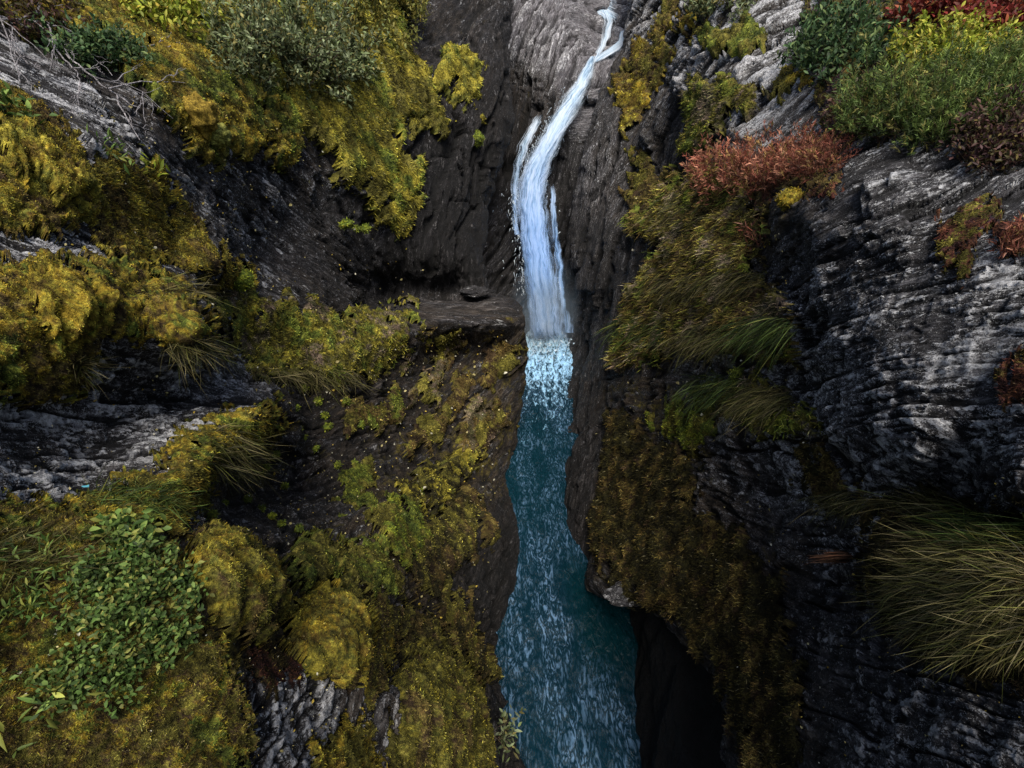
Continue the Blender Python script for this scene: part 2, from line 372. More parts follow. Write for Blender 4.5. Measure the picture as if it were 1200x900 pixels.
def leaves(base, d, up, length, width, col):
    """folded pointed leaves: 6 vertices, 4 triangles"""
    n = len(base); d = unit(d); s = unit(np.cross(d, up)); nrm = np.cross(s, d); L = length[:, None]; W = width[:, None]
    fold = RNG.uniform(0.05, 0.3, (n, 1)); curl = RNG.uniform(-0.1, 0.25, (n, 1))
    mid = base + d * L * 0.5; tip = base + d * L - nrm * L * curl
    l = base + d * L * 0.45 - s * W / 2 + nrm * W * fold; r = base + d * L * 0.45 + s * W / 2 + nrm * W * fold
    l2 = base + d * L * 0.75 - s * W * 0.33 + nrm * W * fold * .6 - nrm * L * curl * .5; r2 = base + d * L * 0.75 + s * W * 0.33 + nrm * W * fold * .6 - nrm * L * curl * .5
    V = np.stack([base, mid - nrm * L * curl * .25, tip, l, r, l2, r2], 1)
    C = np.repeat(col[:, None], 7, 1) * np.array([.8, .9, 1.1, 1.05, 1.05, 1.1, 1.1])[None, :, None]
    o = np.arange(n)[:, None] * 7
    tri = np.concatenate([o + np.array([[a, b, c]]) for a, b, c in ((0, 1, 3), (0, 4, 1), (3, 1, 5), (4, 6, 1), (1, 2, 5), (1, 6, 2))])
    return V.reshape(-1, 3), C.reshape(-1, 3), np.zeros((0, 4), int), tri
class Bag:
    def __init__(s): s.V = []; s.C = []; s.Q = []; s.T = []; s.n = 0
    def add(s, r):
        V, C, Q, T = r; s.V.append(V); s.C.append(C); s.Q.append(Q + s.n); s.T.append(T + s.n); s.n += len(V)
    def obj(s, name, mat, parent=None, sm=False):
        return mesh_obj(name, np.concatenate(s.V), [np.concatenate(s.Q), np.concatenate(s.T)], mat, parent, sm, col=np.clip(np.concatenate(s.C), 0, 1))
def tube(pts, radii, col, k=5):
    pts = np.array(pts, float); n = len(pts); V = []; tan = unit(np.gradient(pts, axis=0)); x, y = ortho(tan)
    for a in range(k):
        th = 2 * math.pi * a / k; V.append(pts + (x * math.cos(th) + y * math.sin(th)) * np.array(radii)[:, None])
    V = np.stack(V, 1).reshape(-1, 3); q = []
    for i in range(n - 1):
        for a in range(k): q.append((i * k + a, i * k + (a + 1) % k, (i + 1) * k + (a + 1) % k, (i + 1) * k + a))
    return V, np.repeat(np.array([col], float), len(V), 0), np.array(q), np.zeros((0, 3), int)

PAL = {  # moss and grass colours (linear)
    'gold': [(0.46, 0.31, 0.018), (0.42, 0.34, 0.025), (0.24, 0.16, 0.015)],
    'yellow': [(0.48, 0.39, 0.028), (0.33, 0.28, 0.022), (0.18, 0.18, 0.018)],
    'green': [(0.17, 0.21, 0.018), (0.26, 0.28, 0.022), (0.10, 0.13, 0.014)],
    'olive': [(0.23, 0.20, 0.019), (0.15, 0.135, 0.016), (0.33, 0.28, 0.03)],
    'brown': [(0.16, 0.105, 0.018), (0.22, 0.165, 0.025), (0.08, 0.05, 0.014)],
    'straw': [(0.22, 0.17, 0.06), (0.14, 0.13, 0.03), (0.28, 0.20, 0.08)],
    'rust': [(0.16, 0.05, 0.02), (0.22, 0.09, 0.025), (0.10, 0.04, 0.02)],
    'lime': [(0.36, 0.38, 0.02), (0.24, 0.30, 0.02), (0.15, 0.2, 0.02)],
    'darkolive': [(0.055, 0.048, 0.008), (0.035, 0.03, 0.007), (0.085, 0.07, 0.01)],  # olive darkened to carry the gorge's shade
    'heath': [(0.06, 0.035, 0.03), (0.045, 0.05, 0.02), (0.09, 0.05, 0.035)]}
def pal_color(names, p, freq):
    """colour of points p from a blend of palettes by smooth noise"""
    cols = np.array([PAL[n] for n in names]) * np.array([1.03, 1.06, 1.9]); a = fbm(p * freq, 4, .65) * 1.8 + 0.5 + RNG.normal(size=len(p)) * .08; b = fbm(p * freq * 2.2 + 31, 4, .65) * 1.5 + 0.5 + RNG.normal(size=len(p)) * .12
    i = np.clip((a * len(names)).astype(int), 0, len(names) - 1); j = np.clip((b * 3).astype(int), 0, 2)
    return cols[i, j]

def moss_mat(L, k, m):
    """one moss or turf cover lying on layer L: a puffy shell with fronds or blades growing from it"""
    sd = L.masks[k]; T, px = L.T, L.px
    th = m.get('th', 10) * px * (1.0 if m.get('edge') else 0.55); wd = m.get('edge', 16)
    x = np.clip((sd + 3) / wd, 0, 1); prof = np.sqrt(np.clip(1 - (1 - x) ** 2, 0, 1))
    tm = float(np.median(T[sd > 0])); fr = m.get('cush', 30) * tm / F
    Q = L.P / fr
    if 'dir' in m:
        fd, fn, fb = strata_frame(m['dir']); Q = np.stack([Q @ fd / 3.2, Q @ fn * 1.3, Q @ fb], -1)
    bil = 3.2 * np.abs(fbm(Q, 2, 0.3)) - 0.15; bil2 = fbm(Q * 2.6, 3, 0.5)
    h = th * (prof * (0.90 + m.get('puff', 0.24 if m.get('edge') else 0.42) * bil + 0.14 * bil2) + 0.0) - 0.25 * th * (x <= 0.02)
    sunk = -0.35 * th * (1 - smooth(x, 0, 0.15))
    Ps = L.P + L.N * (h + sunk)[..., None] + np.array([0, 0, 1.0]) * (0.25 * h)[..., None]
    keep = sd > -5; kf = keep[:-1, :-1] & keep[1:, :-1] & keep[1:, 1:] & keep[:-1, 1:]
    if kf.sum() < 30: return None
    hh, ww = sd.shape; idx = np.arange(hh * ww).reshape(hh, ww)
    f = np.stack([idx[:-1, :-1], idx[1:, :-1], idx[1:, 1:], idx[:-1, 1:]], -1)[kf]
    used, inv = np.unique(f, return_inverse=True); f = inv.reshape(f.shape)
    Pv = Ps.reshape(-1, 3)[used]; pal = m.get('pal', ['olive'])
    br = m.get('br', 1.0)  # low values paint the lower-right shade into the cover's colour
    cfreq = 30.0 / tm * m.get('cf', 0.4)
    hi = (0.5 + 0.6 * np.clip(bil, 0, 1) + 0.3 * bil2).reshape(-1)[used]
    B = Bag(); B.add((Pv, pal_color(pal, Pv, cfreq) * 0.62 * br * hi[:, None], f, np.zeros((0, 3), int)))  # shell colour darkened as occlusion beneath the fronds
    # fronds
    Nn = grid_normals(Ps); cells = np.argwhere(kf & (sd[:-1, :-1] > -2)); ncell = len(cells)
    step2 = 1.8 * 1.8; n = int(ncell * step2 * m.get('dens', 0.62))
    pick = cells[RNG.integers(0, ncell, n)]; a = RNG.random((n, 2))
    i, j = pick[:, 0], pick[:, 1]
    okc = (np.abs(T[i + 1, j] - T[i, j]) + np.abs(T[i, j + 1] - T[i, j])) / T[i, j] < m.get('jump', 0.035); pick = pick[okc]; a = a[okc]; n = len(pick); i, j = pick[:, 0], pick[:, 1]
    b = (Ps[i, j] * ((1 - a[:, :1]) * (1 - a[:, 1:])) + Ps[i + 1, j] * (a[:, :1] * (1 - a[:, 1:])) + Ps[i, j + 1] * ((1 - a[:, :1]) * a[:, 1:]) + Ps[i + 1, j + 1] * (a[:, :1] * a[:, 1:]))
    nn = Nn[i, j]; pl = px[i, j]
    flow = np.array(m.get('flow', (0, 0, -0.2)), float); rnd = RNG.normal(size=(n, 3)) * m.get('rand', 0.8)
    cl = fbm(b / (9 * tm / F), 2)[:, None] * np.array([1.0, 0.6, 0.3]) * m.get('tuftiness', 0.35)
    d = unit(nn * m.get('up', 0.8) + rnd + flow * 0.5 + np.array([0, 0, 0.35]) + cl)
    ln = m.get('len', 3.4) * 0.8 * pl * RNG.uniform(0.35, 1.3, n); wdt = m.get('w', 1.1) * pl * RNG.uniform(0.6, 1.3, n)
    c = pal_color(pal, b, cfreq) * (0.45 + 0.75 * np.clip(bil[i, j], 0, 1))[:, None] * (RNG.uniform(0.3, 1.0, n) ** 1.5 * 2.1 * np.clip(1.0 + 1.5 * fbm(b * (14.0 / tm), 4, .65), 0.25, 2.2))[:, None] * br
    c = c * np.array([1, 1, 1]) + (RNG.random(n) < m.get('pale', 0.02))[:, None] * np.array([0.25, 0.22, 0.12])
    bend = flow[None] * RNG.uniform(0.2, 1.0, n)[:, None] + RNG.normal(size=(n, 3)) * 0.12
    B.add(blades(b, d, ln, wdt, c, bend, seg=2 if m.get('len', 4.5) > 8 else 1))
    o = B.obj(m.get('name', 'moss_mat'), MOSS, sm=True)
    if m.get('kind'): tag(o, m.get('label'), m.get('cat'), kind=m['kind'])
    else: tag(o, m['label'], m.get('cat', 'moss'), m.get('group'))
    L.shell = Ps
    return o

# ------------------------------------------------------------------ LEFT BANK
CT_L = [(0,-90,8.5),(100,-90,10.5),(200,-90,13),(300,-90,17),(400,-90,22),(500,-90,27),(600,-90,30),
 (600,350,22.6),(560,351,22.4),(530,352,22.1),(500,353,21.6),(560,335,22.6),(500,335,21.8),(450,357,19.6),(615,372,20.1),(560,374,19.7),(590,373,20.0),(530,376,19.0),(500,380,18.2),(590,384,20.4),(530,388,19.6),(460,380,16.6),(400,370,14.2),(300,362,10.3),(250,345,8.8),
 (575,250,25),(590,150,26),(590,60,27),(590,0,28),(500,200,21),(470,300,19.8),(540,330,22.6),(500,100,22),(500,0,24),(400,200,15.6),(400,300,15.6),(400,335,15.5),(400,100,17),(400,0,19.5),
 (300,300,11.6),(300,200,11.4),(300,100,12),(300,0,14.5),(200,200,7.8),(200,100,8.6),(200,0,11),(100,100,6.9),(100,200,5.8),(0,200,4.8),(0,100,5.8),(0,0,7.3),(100,0,9),(-160,0,5.5),(-160,200,3.8),
 (100,290,5.3),(0,300,4.3),(200,300,7.4),(250,325,8.2),(100,335,4.5),(100,390,4.3),(0,400,3.6),(200,370,5.3),(238,385,5.7),(262,395,8.2),(110,450,4.7),(200,440,5.9),(250,450,7.0),(300,450,8.6),
 (0,500,3.6),(100,500,4.5),(200,500,5.5),(100,560,4.0),(0,600,2.9),(-160,400,2.9),(-160,700,1.9),(-160,990,1.7),(-420,0,4.2),(-420,200,2.9),(-420,400,2.2),(-420,700,1.5),(-420,990,1.35),(0,700,2.5),(0,800,2.3),(0,900,2.1),(0,990,2.0),(100,620,3.1),(100,700,2.7),(100,800,2.4),(100,900,2.3),(100,990,2.2),
 (200,600,3.9),(200,700,2.9),(200,800,2.7),(200,900,2.5),(200,990,2.4),(240,560,4.7),(310,490,6.4),(325,520,8.6),(262,580,6.6),(270,620,4.9),(400,430,12.4),(400,500,12.0),(400,600,9.8),(330,600,7.8),(340,470,10.2),
 (270,670,3.5),(300,700,3.6),(322,690,4.1),(335,720,4.6),(385,740,4.5),(430,760,5.2),(355,655,5.9),(430,690,6.8),(460,620,9.6),(500,620,12.2),(550,600,16.2),(450,425,15.8),(500,450,18.6),(555,450,20.6),(608,430,21.5),(560,392,20.3),(500,400,18.8),(500,530,16.0),(560,520,19.8),(595,560,20.6),
 (612,640,17.6),(560,650,14.8),(300,800,3.2),(340,850,3.5),(400,850,4.4),(450,760,6.6),(490,720,8.8),(550,700,12.8),(590,740,14.9),(570,780,13.6),(500,800,6.9),(545,840,7.9),(530,900,6.5),(560,900,8),(600,900,10.2),(450,900,5.0),(400,900,4.1),(300,900,2.9),(300,990,2.7),(450,990,4.4),(600,990,8.5)]
SIL_L = [(600,-95),(600,0),(598,60),(604,110),(602,160),(585,200),(574,240),(568,300),(574,340),(600,350),(613,360),(617,376),(620,430),(612,480),(604,520),(597,560),(606,590),(617,640),(612,700),(592,740),(584,790),(590,830),(602,860),(616,900),(630,1070)]
MO_L = [
 dict(poly=[(-430,-100),(240,-100),(262,60),(310,110),(345,150),(330,195),(300,178),(240,190),(212,160),(170,105),(120,60),(60,40),(-30,35),(-430,30)], pal=['green','olive','gold','gold'], th=16, label='golden brown moss carpet on the upper slope below the grey-green bush'),
 dict(poly=[(250,-100),(450,-100),(470,40),(510,100),(528,160),(492,135),(462,150),(492,230),(478,285),(440,245),(420,238),(395,190),(345,165),(300,110),(262,60)], pal=['green','yellow','yellow','olive'], th=15, cush=26, flow=(0.4,0,-0.6), label='long yellow-green moss slope running down to the cliff left of the waterfall', len=4, dir=-58),
 dict(poly=[(512,64),(535,56),(556,84),(568,140),(548,128),(530,100),(512,98)], pal=['yellow','yellow'], th=14, cush=18, br=1.15, flow=(.4,0,-.6), label='small rounded yellow moss ridge sticking out of the dark cliff'),
 dict(poly=[(-430,120),(20,140),(70,175),(106,235),(104,262),(70,272),(-430,276)], pal=['yellow','gold','brown'], th=18, br=1.1, label='bulging yellow moss cushion over brown turf at the picture edge, above pale rock'),
 dict(poly=[(-60,85),(30,105),(100,165),(190,205),(232,270),(285,312),(288,334),(250,336),(200,312),(140,305),(108,268),(80,190),(20,145),(-60,130)], pal=['brown','gold','olive','gold'], th=9, len=5.5, label='brown-gold moss band slanting down the rock to a lime green ball'),
 dict(poly=[(-430,318),(60,312),(150,302),(212,345),(254,382),(246,408),(200,395),(150,398),(112,385),(108,420),(80,470),(-430,480)], pal=['green','gold','gold','brown'], th=20, cush=30, br=1.1, label='broad orange and yellow moss hummock with a straw fringe'),
 dict(poly=[(246,338),(290,338),(370,362),(430,364),(494,376),(503,402),(482,392),(470,430),(440,440),(400,448),(360,436),(340,446),(290,440),(262,408)], pal=['green','yellow','olive','straw'], th=10, len=4.5, cush=14, label='green turf mat lying on the ledge beside the waterfall'),
 dict(poly=[(332,474),(326,506),(296,530),(250,546),(240,585),(215,632),(150,622),(-430,640),(-430,602),(60,590),(130,570),(190,548),(198,510),(260,488)], pal=['green','gold','gold','olive'], th=12, len=5, flow=(.5,0,-.6), label='golden turf strip with overhanging grass edge above the dark wet rock'),
 dict(poly=[(-430,590),(60,594),(150,615),(206,640),(228,724),(272,780),(290,860),(250,1070),(-430,1070)], pal=['olive','brown','gold','green'], th=16, cush=40, len=4.5, label='large mossy bank under the green leafy shrub'),
 dict(poly=[(216,645),(240,622),(286,640),(324,676),(326,722),(298,758),(256,748),(228,706)], pal=['gold','yellow','olive','brown'], th=25, edge=42, cush=45, br=1.1, len=4.5, dens=.55, label='round golden moss mound beside the green leafy shrub'),
 dict(poly=[(334,705),(380,694),(424,716),(436,765),(404,800),(352,790),(326,752)], pal=['yellow','gold','olive','gold'], th=22, edge=38, cush=40, br=1.05, dens=.5, label='round yellow moss mound above the grey streaked rock'),
 dict(poly=[(336,644),(375,636),(398,660),(390,688),(350,694),(330,672)], pal=['olive','green'], th=18, edge=26, cush=30, label='small olive moss mound tucked between two bigger golden mounds'),
 dict(poly=[(460,800),(486,772),(530,776),(556,815),(574,900),(566,1070),(440,1070),(448,880)], pal=['olive','yellow','olive','brown'], th=19, edge=34, cush=34, label='tall olive moss mound at the water side, on the brink above the river'),
 dict(poly=[(432,718),(470,702),(520,738),(540,776),(500,790),(452,770)], pal=['olive','darkolive','brown'], th=16, cush=20, label='speckled dark olive moss mound behind the tall mound on the brink'),
 dict(poly=[(366,860),(420,835),(442,880),(436,1070),(345,1070)], pal=['gold','olive'], th=16, len=4.5, label='golden grassy moss patch right of the grey streaked rock'),
 dict(poly=[(438,596),(478,582),(502,612),(494,652),(466,660),(442,634)], pal=['green','lime','olive'], th=16, cush=22, label='bright green moss pillow on the slope over the river'),
 dict(poly=[(398,640),(438,634),(470,688),(440,710),(396,690)], pal=['olive','green'], th=14, cush=18, label='olive moss patch with white droplets beside the bright green pillow'),
 dict(poly=[(516,545),(560,530),(552,560),(515,600),(486,590),(470,570)], pal=['olive','darkolive','yellow'], dir=42, hole=.35, edge=8, th=8, cush=18, label='dull olive moss shelf under the ledge face'),
 dict(poly=[(400,560),(436,548),(440,575),(410,600),(390,590)], pal=['olive','green'], th=8, cush=18, label='small olive moss shelf on the dark slope'),
 dict(poly=[(400,482),(440,478),(470,452),(480,470),(440,505),(404,508)], pal=['olive','brown','green'], dir=42, hole=.35, edge=8, th=6, cush=18, label='thin moss strip on the slope below the ledge turf'),
 dict(poly=[(470,520),(504,490),(545,446),(556,458),(516,516),(474,544)], pal=['olive','brown'], dir=42, hole=.35, edge=8, th=6, cush=18, label='long slanting moss strip on the ledge face'),
 dict(poly=[(478,640),(520,600),(562,572),(572,612),(545,655),(515,690),(486,690)], pal=['olive','darkolive','brown'], th=10, edge=14, label='dull moss cover with pale specks on the slope above the undercut'),
 dict(poly=[(396,700),(440,705),(462,740),(452,800),(424,850),(404,800)], pal=['brown','olive','gold'], th=10, edge=14, label='brownish moss filling the gully between the yellow mound and tall mound'),
 dict(poly=[(500,690),(545,700),(560,740),(575,790),(560,800),(536,770),(505,730)], pal=['darkolive','brown','olive'], th=10, edge=14, label='dark moss skirt between the brink mounds and the water'),
 dict(poly=[(510,398),(540,392),(524,440),(500,470),(488,462),(500,430)], pal=['olive','straw','brown'], th=7, edge=8, dir=50, hole=.4, label='straw coloured moss rib just under the bare ledge edge'),
 dict(poly=[(560,400),(590,392),(598,420),(570,455),(552,448)], pal=['olive','brown'], th=6, edge=8, dir=50, hole=.5, label='brownish moss rib near the nose of the ledge'),
 dict(poly=[(560,478),(588,462),(592,500),(560,540),(535,545),(540,510)], pal=['olive','brown','straw'], th=7, edge=8, dir=48, hole=.4, label='mottled moss rib low on the ledge face by the river'),
 dict(poly=[(30,345),(75,328),(112,352),(104,388),(50,396)], pal=['gold','gold'], th=30, edge=26, br=1.35, hole=.1, label='bright orange patch glowing on the broad hummock'),
 dict(poly=[(-40,160),(30,170),(78,200),(98,238),(60,246),(10,208)], pal=['yellow','gold'], th=26, edge=22, br=1.4, hole=.1, label='bright yellow crest along the top of the edge cushion'),
 dict(poly=[(285,745),(330,752),(348,790),(320,815),(288,800)], pal=['rust','brown'], th=5, br=.45, label='dark reddish dead moss between the mounds and streaked rock'),
 dict(poly=[(480,150),(510,120),(526,150),(520,170),(500,165)], pal=['yellow','olive'], th=10, cush=18, label='drooping yellow moss tongue at the tip of the slope'),
]
LL = build_layer('left_cliff', 1, SIL_L, -400, -120, 1050, CT_L, ZONES_L, MO_L, skirt_to_water=(500, 1000), skirt=6)

# ------------------------------------------------------------------ RIGHT BANK
CT_R = [(735,0,33),(735,-90,35),(850,-90,25),(950,-90,21),(1100,-90,15),(1300,-90,11),(722,70,32),(700,120,31.5),(674,190,31),(668,260,30.5),(668,340,30.2),(674,400,30.4),(670,480,25.2),(664,560,20.8),(667,620,18.5),(683,690,16.2),
 (706,692,14.8),(760,712,12.2),(790,735,11),(830,785,9.2),(850,835,8.0),(855,900,7.0),(858,990,6.2),
 (740,100,30),(760,0,31),(780,100,26),(780,200,23.5),(720,250,27),(730,300,24),(720,400,23),(700,500,21.5),(715,600,17),(700,645,16.6),(760,650,13.2),(760,560,15),(760,450,17.5),(780,350,18),
 (850,0,22),(850,100,18),(850,200,14.5),(850,300,12.6),(900,210,12),(850,400,11.6),(890,400,10),(892,260,11.4),(905,330,10.2),(900,130,14.5),(950,0,18),(950,100,13),(1000,100,11),(1000,0,15),(1100,0,12),(1200,0,10.5),(1350,0,8.5),(1100,100,8.5),(1200,100,7.2),(985,170,9.6),
 (920,250,9.3),(935,300,8.7),(925,345,8.6),(1000,200,7.9),(1100,200,6.6),(1200,200,5.8),(1350,200,4.8),(1000,300,6.9),(1100,300,5.6),(1200,300,4.8),(940,400,8.2),(1000,400,6.4),(1100,400,5.1),(1200,400,4.3),(1350,400,3.6),(935,450,8.6),(1000,480,6.2),(1100,500,4.8),(1200,500,4.0),
 (1080,542,5.15),(1190,580,3.9),(1350,620,3.1),(990,510,6.4),(985,540,7.0),(1070,575,5.8),(1120,575,5.5),(1200,612,4.3),(1150,660,4.0),(1200,660,3.6),(1350,700,2.9),(1200,750,3.4),(1050,650,5),(1100,750,4.2),(1000,610,6.5),(950,600,7.7),(900,500,9.0),(900,600,9.3),(850,500,11),(850,600,10.6),(850,700,9.6),(900,700,8.2),(900,800,7.1),(900,900,6.2),(900,990,5.6),
 (1000,700,6.0),(1000,800,5.2),(1000,900,4.6),(1000,990,4.2),(1100,850,3.8),(1200,850,3.2),(1100,900,3.6),(1200,900,3.0),(1350,990,2.4),(1640,0,6.6),(1640,200,3.8),(1640,400,2.8),(1640,620,2.4),(1640,850,2.1),(1640,990,1.9),(1350,850,2.7)]
SIL_R = [(738,-95),(736,0),(734,40),(724,66),(702,110),(690,150),(676,200),(668,250),(662,300),(658,350),(656,400),(654,440),(654,480),(648,560),(656,620),(676,670),(690,690),(712,700),(762,714),(790,738),(812,768),(834,792),(848,830),(852,900),(856,1070)]
MO_R = [
 dict(poly=[(722,104),(748,62),(772,24),(800,-100),(836,-100),(796,50),(764,116),(742,176),(722,160)], pal=['olive','brown','gold'], th=9, cush=18, label='brownish moss curtain on the wall right of the fall'),
 dict(poly=[(733,272),(760,228),(800,196),(860,214),(900,236),(894,290),(892,336),(924,362),(926,424),(882,420),(856,398),(826,392),(796,420),(752,438),(716,436),(738,388),(748,338),(772,290)], pal=['straw','olive','brown','brown','green'], th=16, len=8, cush=34, tuftiness=.9, br=1.25, flow=(-.5,0,-.7), name='turf_mat', cat='turf', label='hanging brown and olive grass turf below the red shrubs'),
 dict(poly=[(800,92),(850,94),(900,112),(898,142),(846,150),(826,176),(798,180)], pal=['green','olive','straw'], th=13, len=5, cush=20, flow=(-.3,0,-.5), name='turf_mat', cat='turf', label='olive grassy hump left of the grey lichen rock'),
 dict(poly=[(815,32),(880,18),(906,42),(872,60),(830,62)], pal=['green','olive'], th=14, cush=18, label='dark green moss hump at the top of the wall'),
 dict(poly=[(905,92),(945,86),(960,100),(932,112),(905,110)], pal=['gold','olive'], th=9, label='small ochre moss patch above the pale rock slab'),
 dict(poly=[(838,440),(880,434),(950,480),(962,508),(905,510),(860,494),(834,472)], pal=['straw','olive','green'], th=12, len=9, flow=(.2,0,-.8), tuftiness=1., name='turf_mat', cat='turf', label='arched olive grass tuft bank under the slate wall'),
 dict(poly=[(774,468),(838,470),(848,512),(804,524),(778,512)], pal=['green','lime','olive'], th=12, len=5, label='bright green moss shelf over the dark wall'),
 dict(poly=[(716,480),(770,520),(816,540),(822,598),(872,640),(925,690),(946,800),(934,1070),(880,1070),(868,860),(836,782),(778,718),(716,690),(696,610)], pal=['darkolive','darkolive','brown'], th=12, cush=40, len=5, br=.85, flow=(-.3,0,-.7), label='dark olive moss blanket over the arch of the black cave'),
 dict(poly=[(1106,252),(1150,232),(1172,255),(1146,296),(1124,322),(1104,300)], pal=['rust','olive','rust'], th=12, len=5, flow=(-.2,0,-.7), label='rust red and olive moss pocket on the grey rock'),
 dict(poly=[(1168,440),(1210,405),(1650,380),(1650,490),(1180,468)], pal=['brown','rust'], th=10, len=5, label='brown turf pocket in a crack of the lichen rock'),
 dict(poly=[(880,-100),(1650,-100),(1650,160),(1200,190),(1150,140),(1110,124),(1050,150),(1000,172),(960,150),(960,112),(980,60),(950,30),(940,-20)], pal=['heath','brown','olive','heath'], th=12, len=5, name='heath_cover', kind='stuff'),
 dict(poly=[(1034,590),(1070,582),(1130,590),(1650,622),(1650,850),(1150,800),(1070,760),(1016,700),(1020,660)], pal=['brown','darkolive','darkolive'], th=14, len=5, br=.6, flow=(-.7,0,-.5), name='turf_mat', cat='turf', label='shaded turf bank under the long straw grass'),
 dict(poly=[(950,520),(1000,560),(1010,600),(960,590),(930,560)], pal=['brown','darkolive'], th=8, len=5, label='brown moss streak under the tip of the lichen rock'),
 dict(poly=[(860,210),(985,200),(968,228),(930,222),(892,240),(850,230)], pal=['rust','brown'], th=8, len=4.5, label='reddish brown turf beneath the red shrubs'),
 dict(poly=[(735,175),(745,150),(760,190),(752,250),(736,270),(740,220)], pal=['olive','brown'], th=7, cush=10, label='narrow moss rib hanging down the wall near the fall'),
 dict(poly=[(1140,262),(1650,240),(1650,300),(1190,300)], pal=['rust','heath','brown'], th=9, len=5, label='dark red heath cushion on a rock shelf'),
]
LR = build_layer('right_cliff', -1, SIL_R, 1620, -120, 1050, CT_R, ZONES_R, MO_R, skirt_to_water=(405, 690), skirt=2.6)

# ------------------------------------------------------------------ HEADWALL behind the fall
CT_F = [(540,-90,34),(620,-90,37),(700,-90,42),(780,-90,38),(560,0,34),(606,0,37),(603,120,37.5),(632,110,35.4),(612,200,36),(630,20,36.2),(650,60,35.5),(690,20,37.5),(690,62,35.2),(715,5,39.5),(722,45,39),(712,62,36),(735,60,36),
 (640,150,35),(600,250,33.5),(580,300,32.5),(600,345,32),(640,300,34.6),(680,250,34.2),(700,150,34.2),(680,120,34.6),(640,400,33.6),(600,430,31),(700,430,33),(760,200,34),(760,400,33),(540,200,33),(540,430,31)]
LF = build_layer('headwall_cliff', 0, [(770, -95), (770, 440)], 535, -95, 440, CT_F, ZONES_F, [], step=1.5, amp=1.35)

# ------------------------------------------------------------------ CAVE wall under the arch, right edge of the pool
yy = np.linspace(-4, 12.5, 190); zz = np.linspace(-2, 7, 120); Y, Z = np.meshgrid(yy, zz)
X = 3.62 + np.clip(Y - 3.7, -5, 20) * 0.20
P = np.stack([X, Y, Z], -1); pf = P.reshape(-1, 3)
P[..., 0] += (0.5 * fbm(pf * 0.5, 5, 0.6)).reshape(Y.shape) + 0.05 * np.clip(Z, 0, 20) ** 2
idx = np.arange(Y.size).reshape(Y.shape)
f = np.stack([idx[:-1, :-1], idx[:-1, 1:], idx[1:, 1:], idx[1:, :-1]], -1).reshape(-1, 4)
o = mesh_obj('cave_wall', P.reshape(-1, 3), f, rock_material('shade_black_cave_rock', 20, (0.018, 0.018, 0.02), 0.0), attrs={'lichen': np.zeros(Y.size), 'dark': np.full(Y.size, 1.0), 'mossy': np.zeros(Y.size), 'proud': np.zeros(Y.size)})  # near-black tint paints the hollow's shade into the rock
tag(o, kind='structure')

# ------------------------------------------------------------------ RIVER
def river_material():
    M = NT('glacial_water')
    pos = M.n('NewGeometry').outputs['Position']; foam = M.attr('foam'); calm = M.attr('calm')
    mp = M.n('Mapping'); M.set(mp, 0, pos); M.set(mp, 'Scale', (1.0, 0.36, 1.0)); S = mp.outputs[0]
    n1 = M.noise(S, 3.1, 5, 0.56, 2.2); n2 = M.noise(S, 8.0, 5, 0.65, 1.2)
    r = M.math('ABSOLUTE', M.math('SUBTRACT', M.math('ADD', M.math('MULTIPLY', n1, 0.6), M.math('MULTIPLY', n2, 0.4)), 0.5))
    streak = M.ramp(r, [(0.015, 0.0), (0.045, 0.15), (0.075, 0.6), (0.12, 1.0)])
    gate = M.ramp(M.noise(S, 1.1, 3, 0.6, 0.5), [(0.40, 0.12), (0.58, 1.0)])
    k = M.math('MULTIPLY', M.math('MULTIPLY', streak, gate), M.math('SUBTRACT', 1.0, M.math('MULTIPLY', calm, 0.93)))
    deep = M.mix(calm, (0.002, 0.017, 0.028), (0.001, 0.018, 0.024))
    c = M.mix(k, deep, (0.105, 0.20, 0.33))  # light streaks paint sky reflections on the ripples into the colour
    fo = M.noise(S, 4.2, 8, 0.7, 1.0)
    fm = M.math('MULTIPLY', M.math('SUBTRACT', fo, M.math('SUBTRACT', 0.68, M.math('ADD', M.math('MULTIPLY', foam, 0.18), M.math('MULTIPLY', M.math('POWER', foam, 4.0), 0.08)))), 9.0, clamp=True)
    c = M.mix(fm, c, M.mix(foam, (0.10, 0.27, 0.42), (0.34, 0.60, 0.86)))
    bs = M.n('BsdfPrincipled'); M.set(bs, 'Base Color', c); M.set(bs, 'Roughness', M.math('ADD', 0.10, M.math('MULTIPLY', fm, 0.5))); M.set(bs, 'IOR', 1.33); M.set(bs, 'Specular IOR Level', 0.35)
    bp = M.n('Bump'); M.set(bp, 'Height', M.math('ADD', n1, M.math('MULTIPLY', n2, 0.5))); M.set(bp, 'Strength', 0.8); M.set(bp, 'Distance', 0.12)
    M.set(bs, 'Normal', bp.outputs[0]); M.t.links.new(bs.outputs[0], M.out.inputs[0]); return M.m
ys = np.concatenate([np.linspace(-6, 3, 60), np.linspace(3.05, 34, 620)]); xs = np.linspace(-5, 8.5, 300); X, Y = np.meshgrid(xs, ys)
p = np.stack([X, Y * 0.5, X * 0], -1).reshape(-1, 3)
fo = smooth(Y, 10.0, 26.0).ravel(); fo = fo ** 1.2
z = 0.16 * fbm(p * 1.3, 4, 0.55) + 0.05 * fbm(p * 4, 3, 0.6) + (fo ** 2 * 1.0 * np.abs(fbm(p * 1.1 + 9, 4, 0.6)))
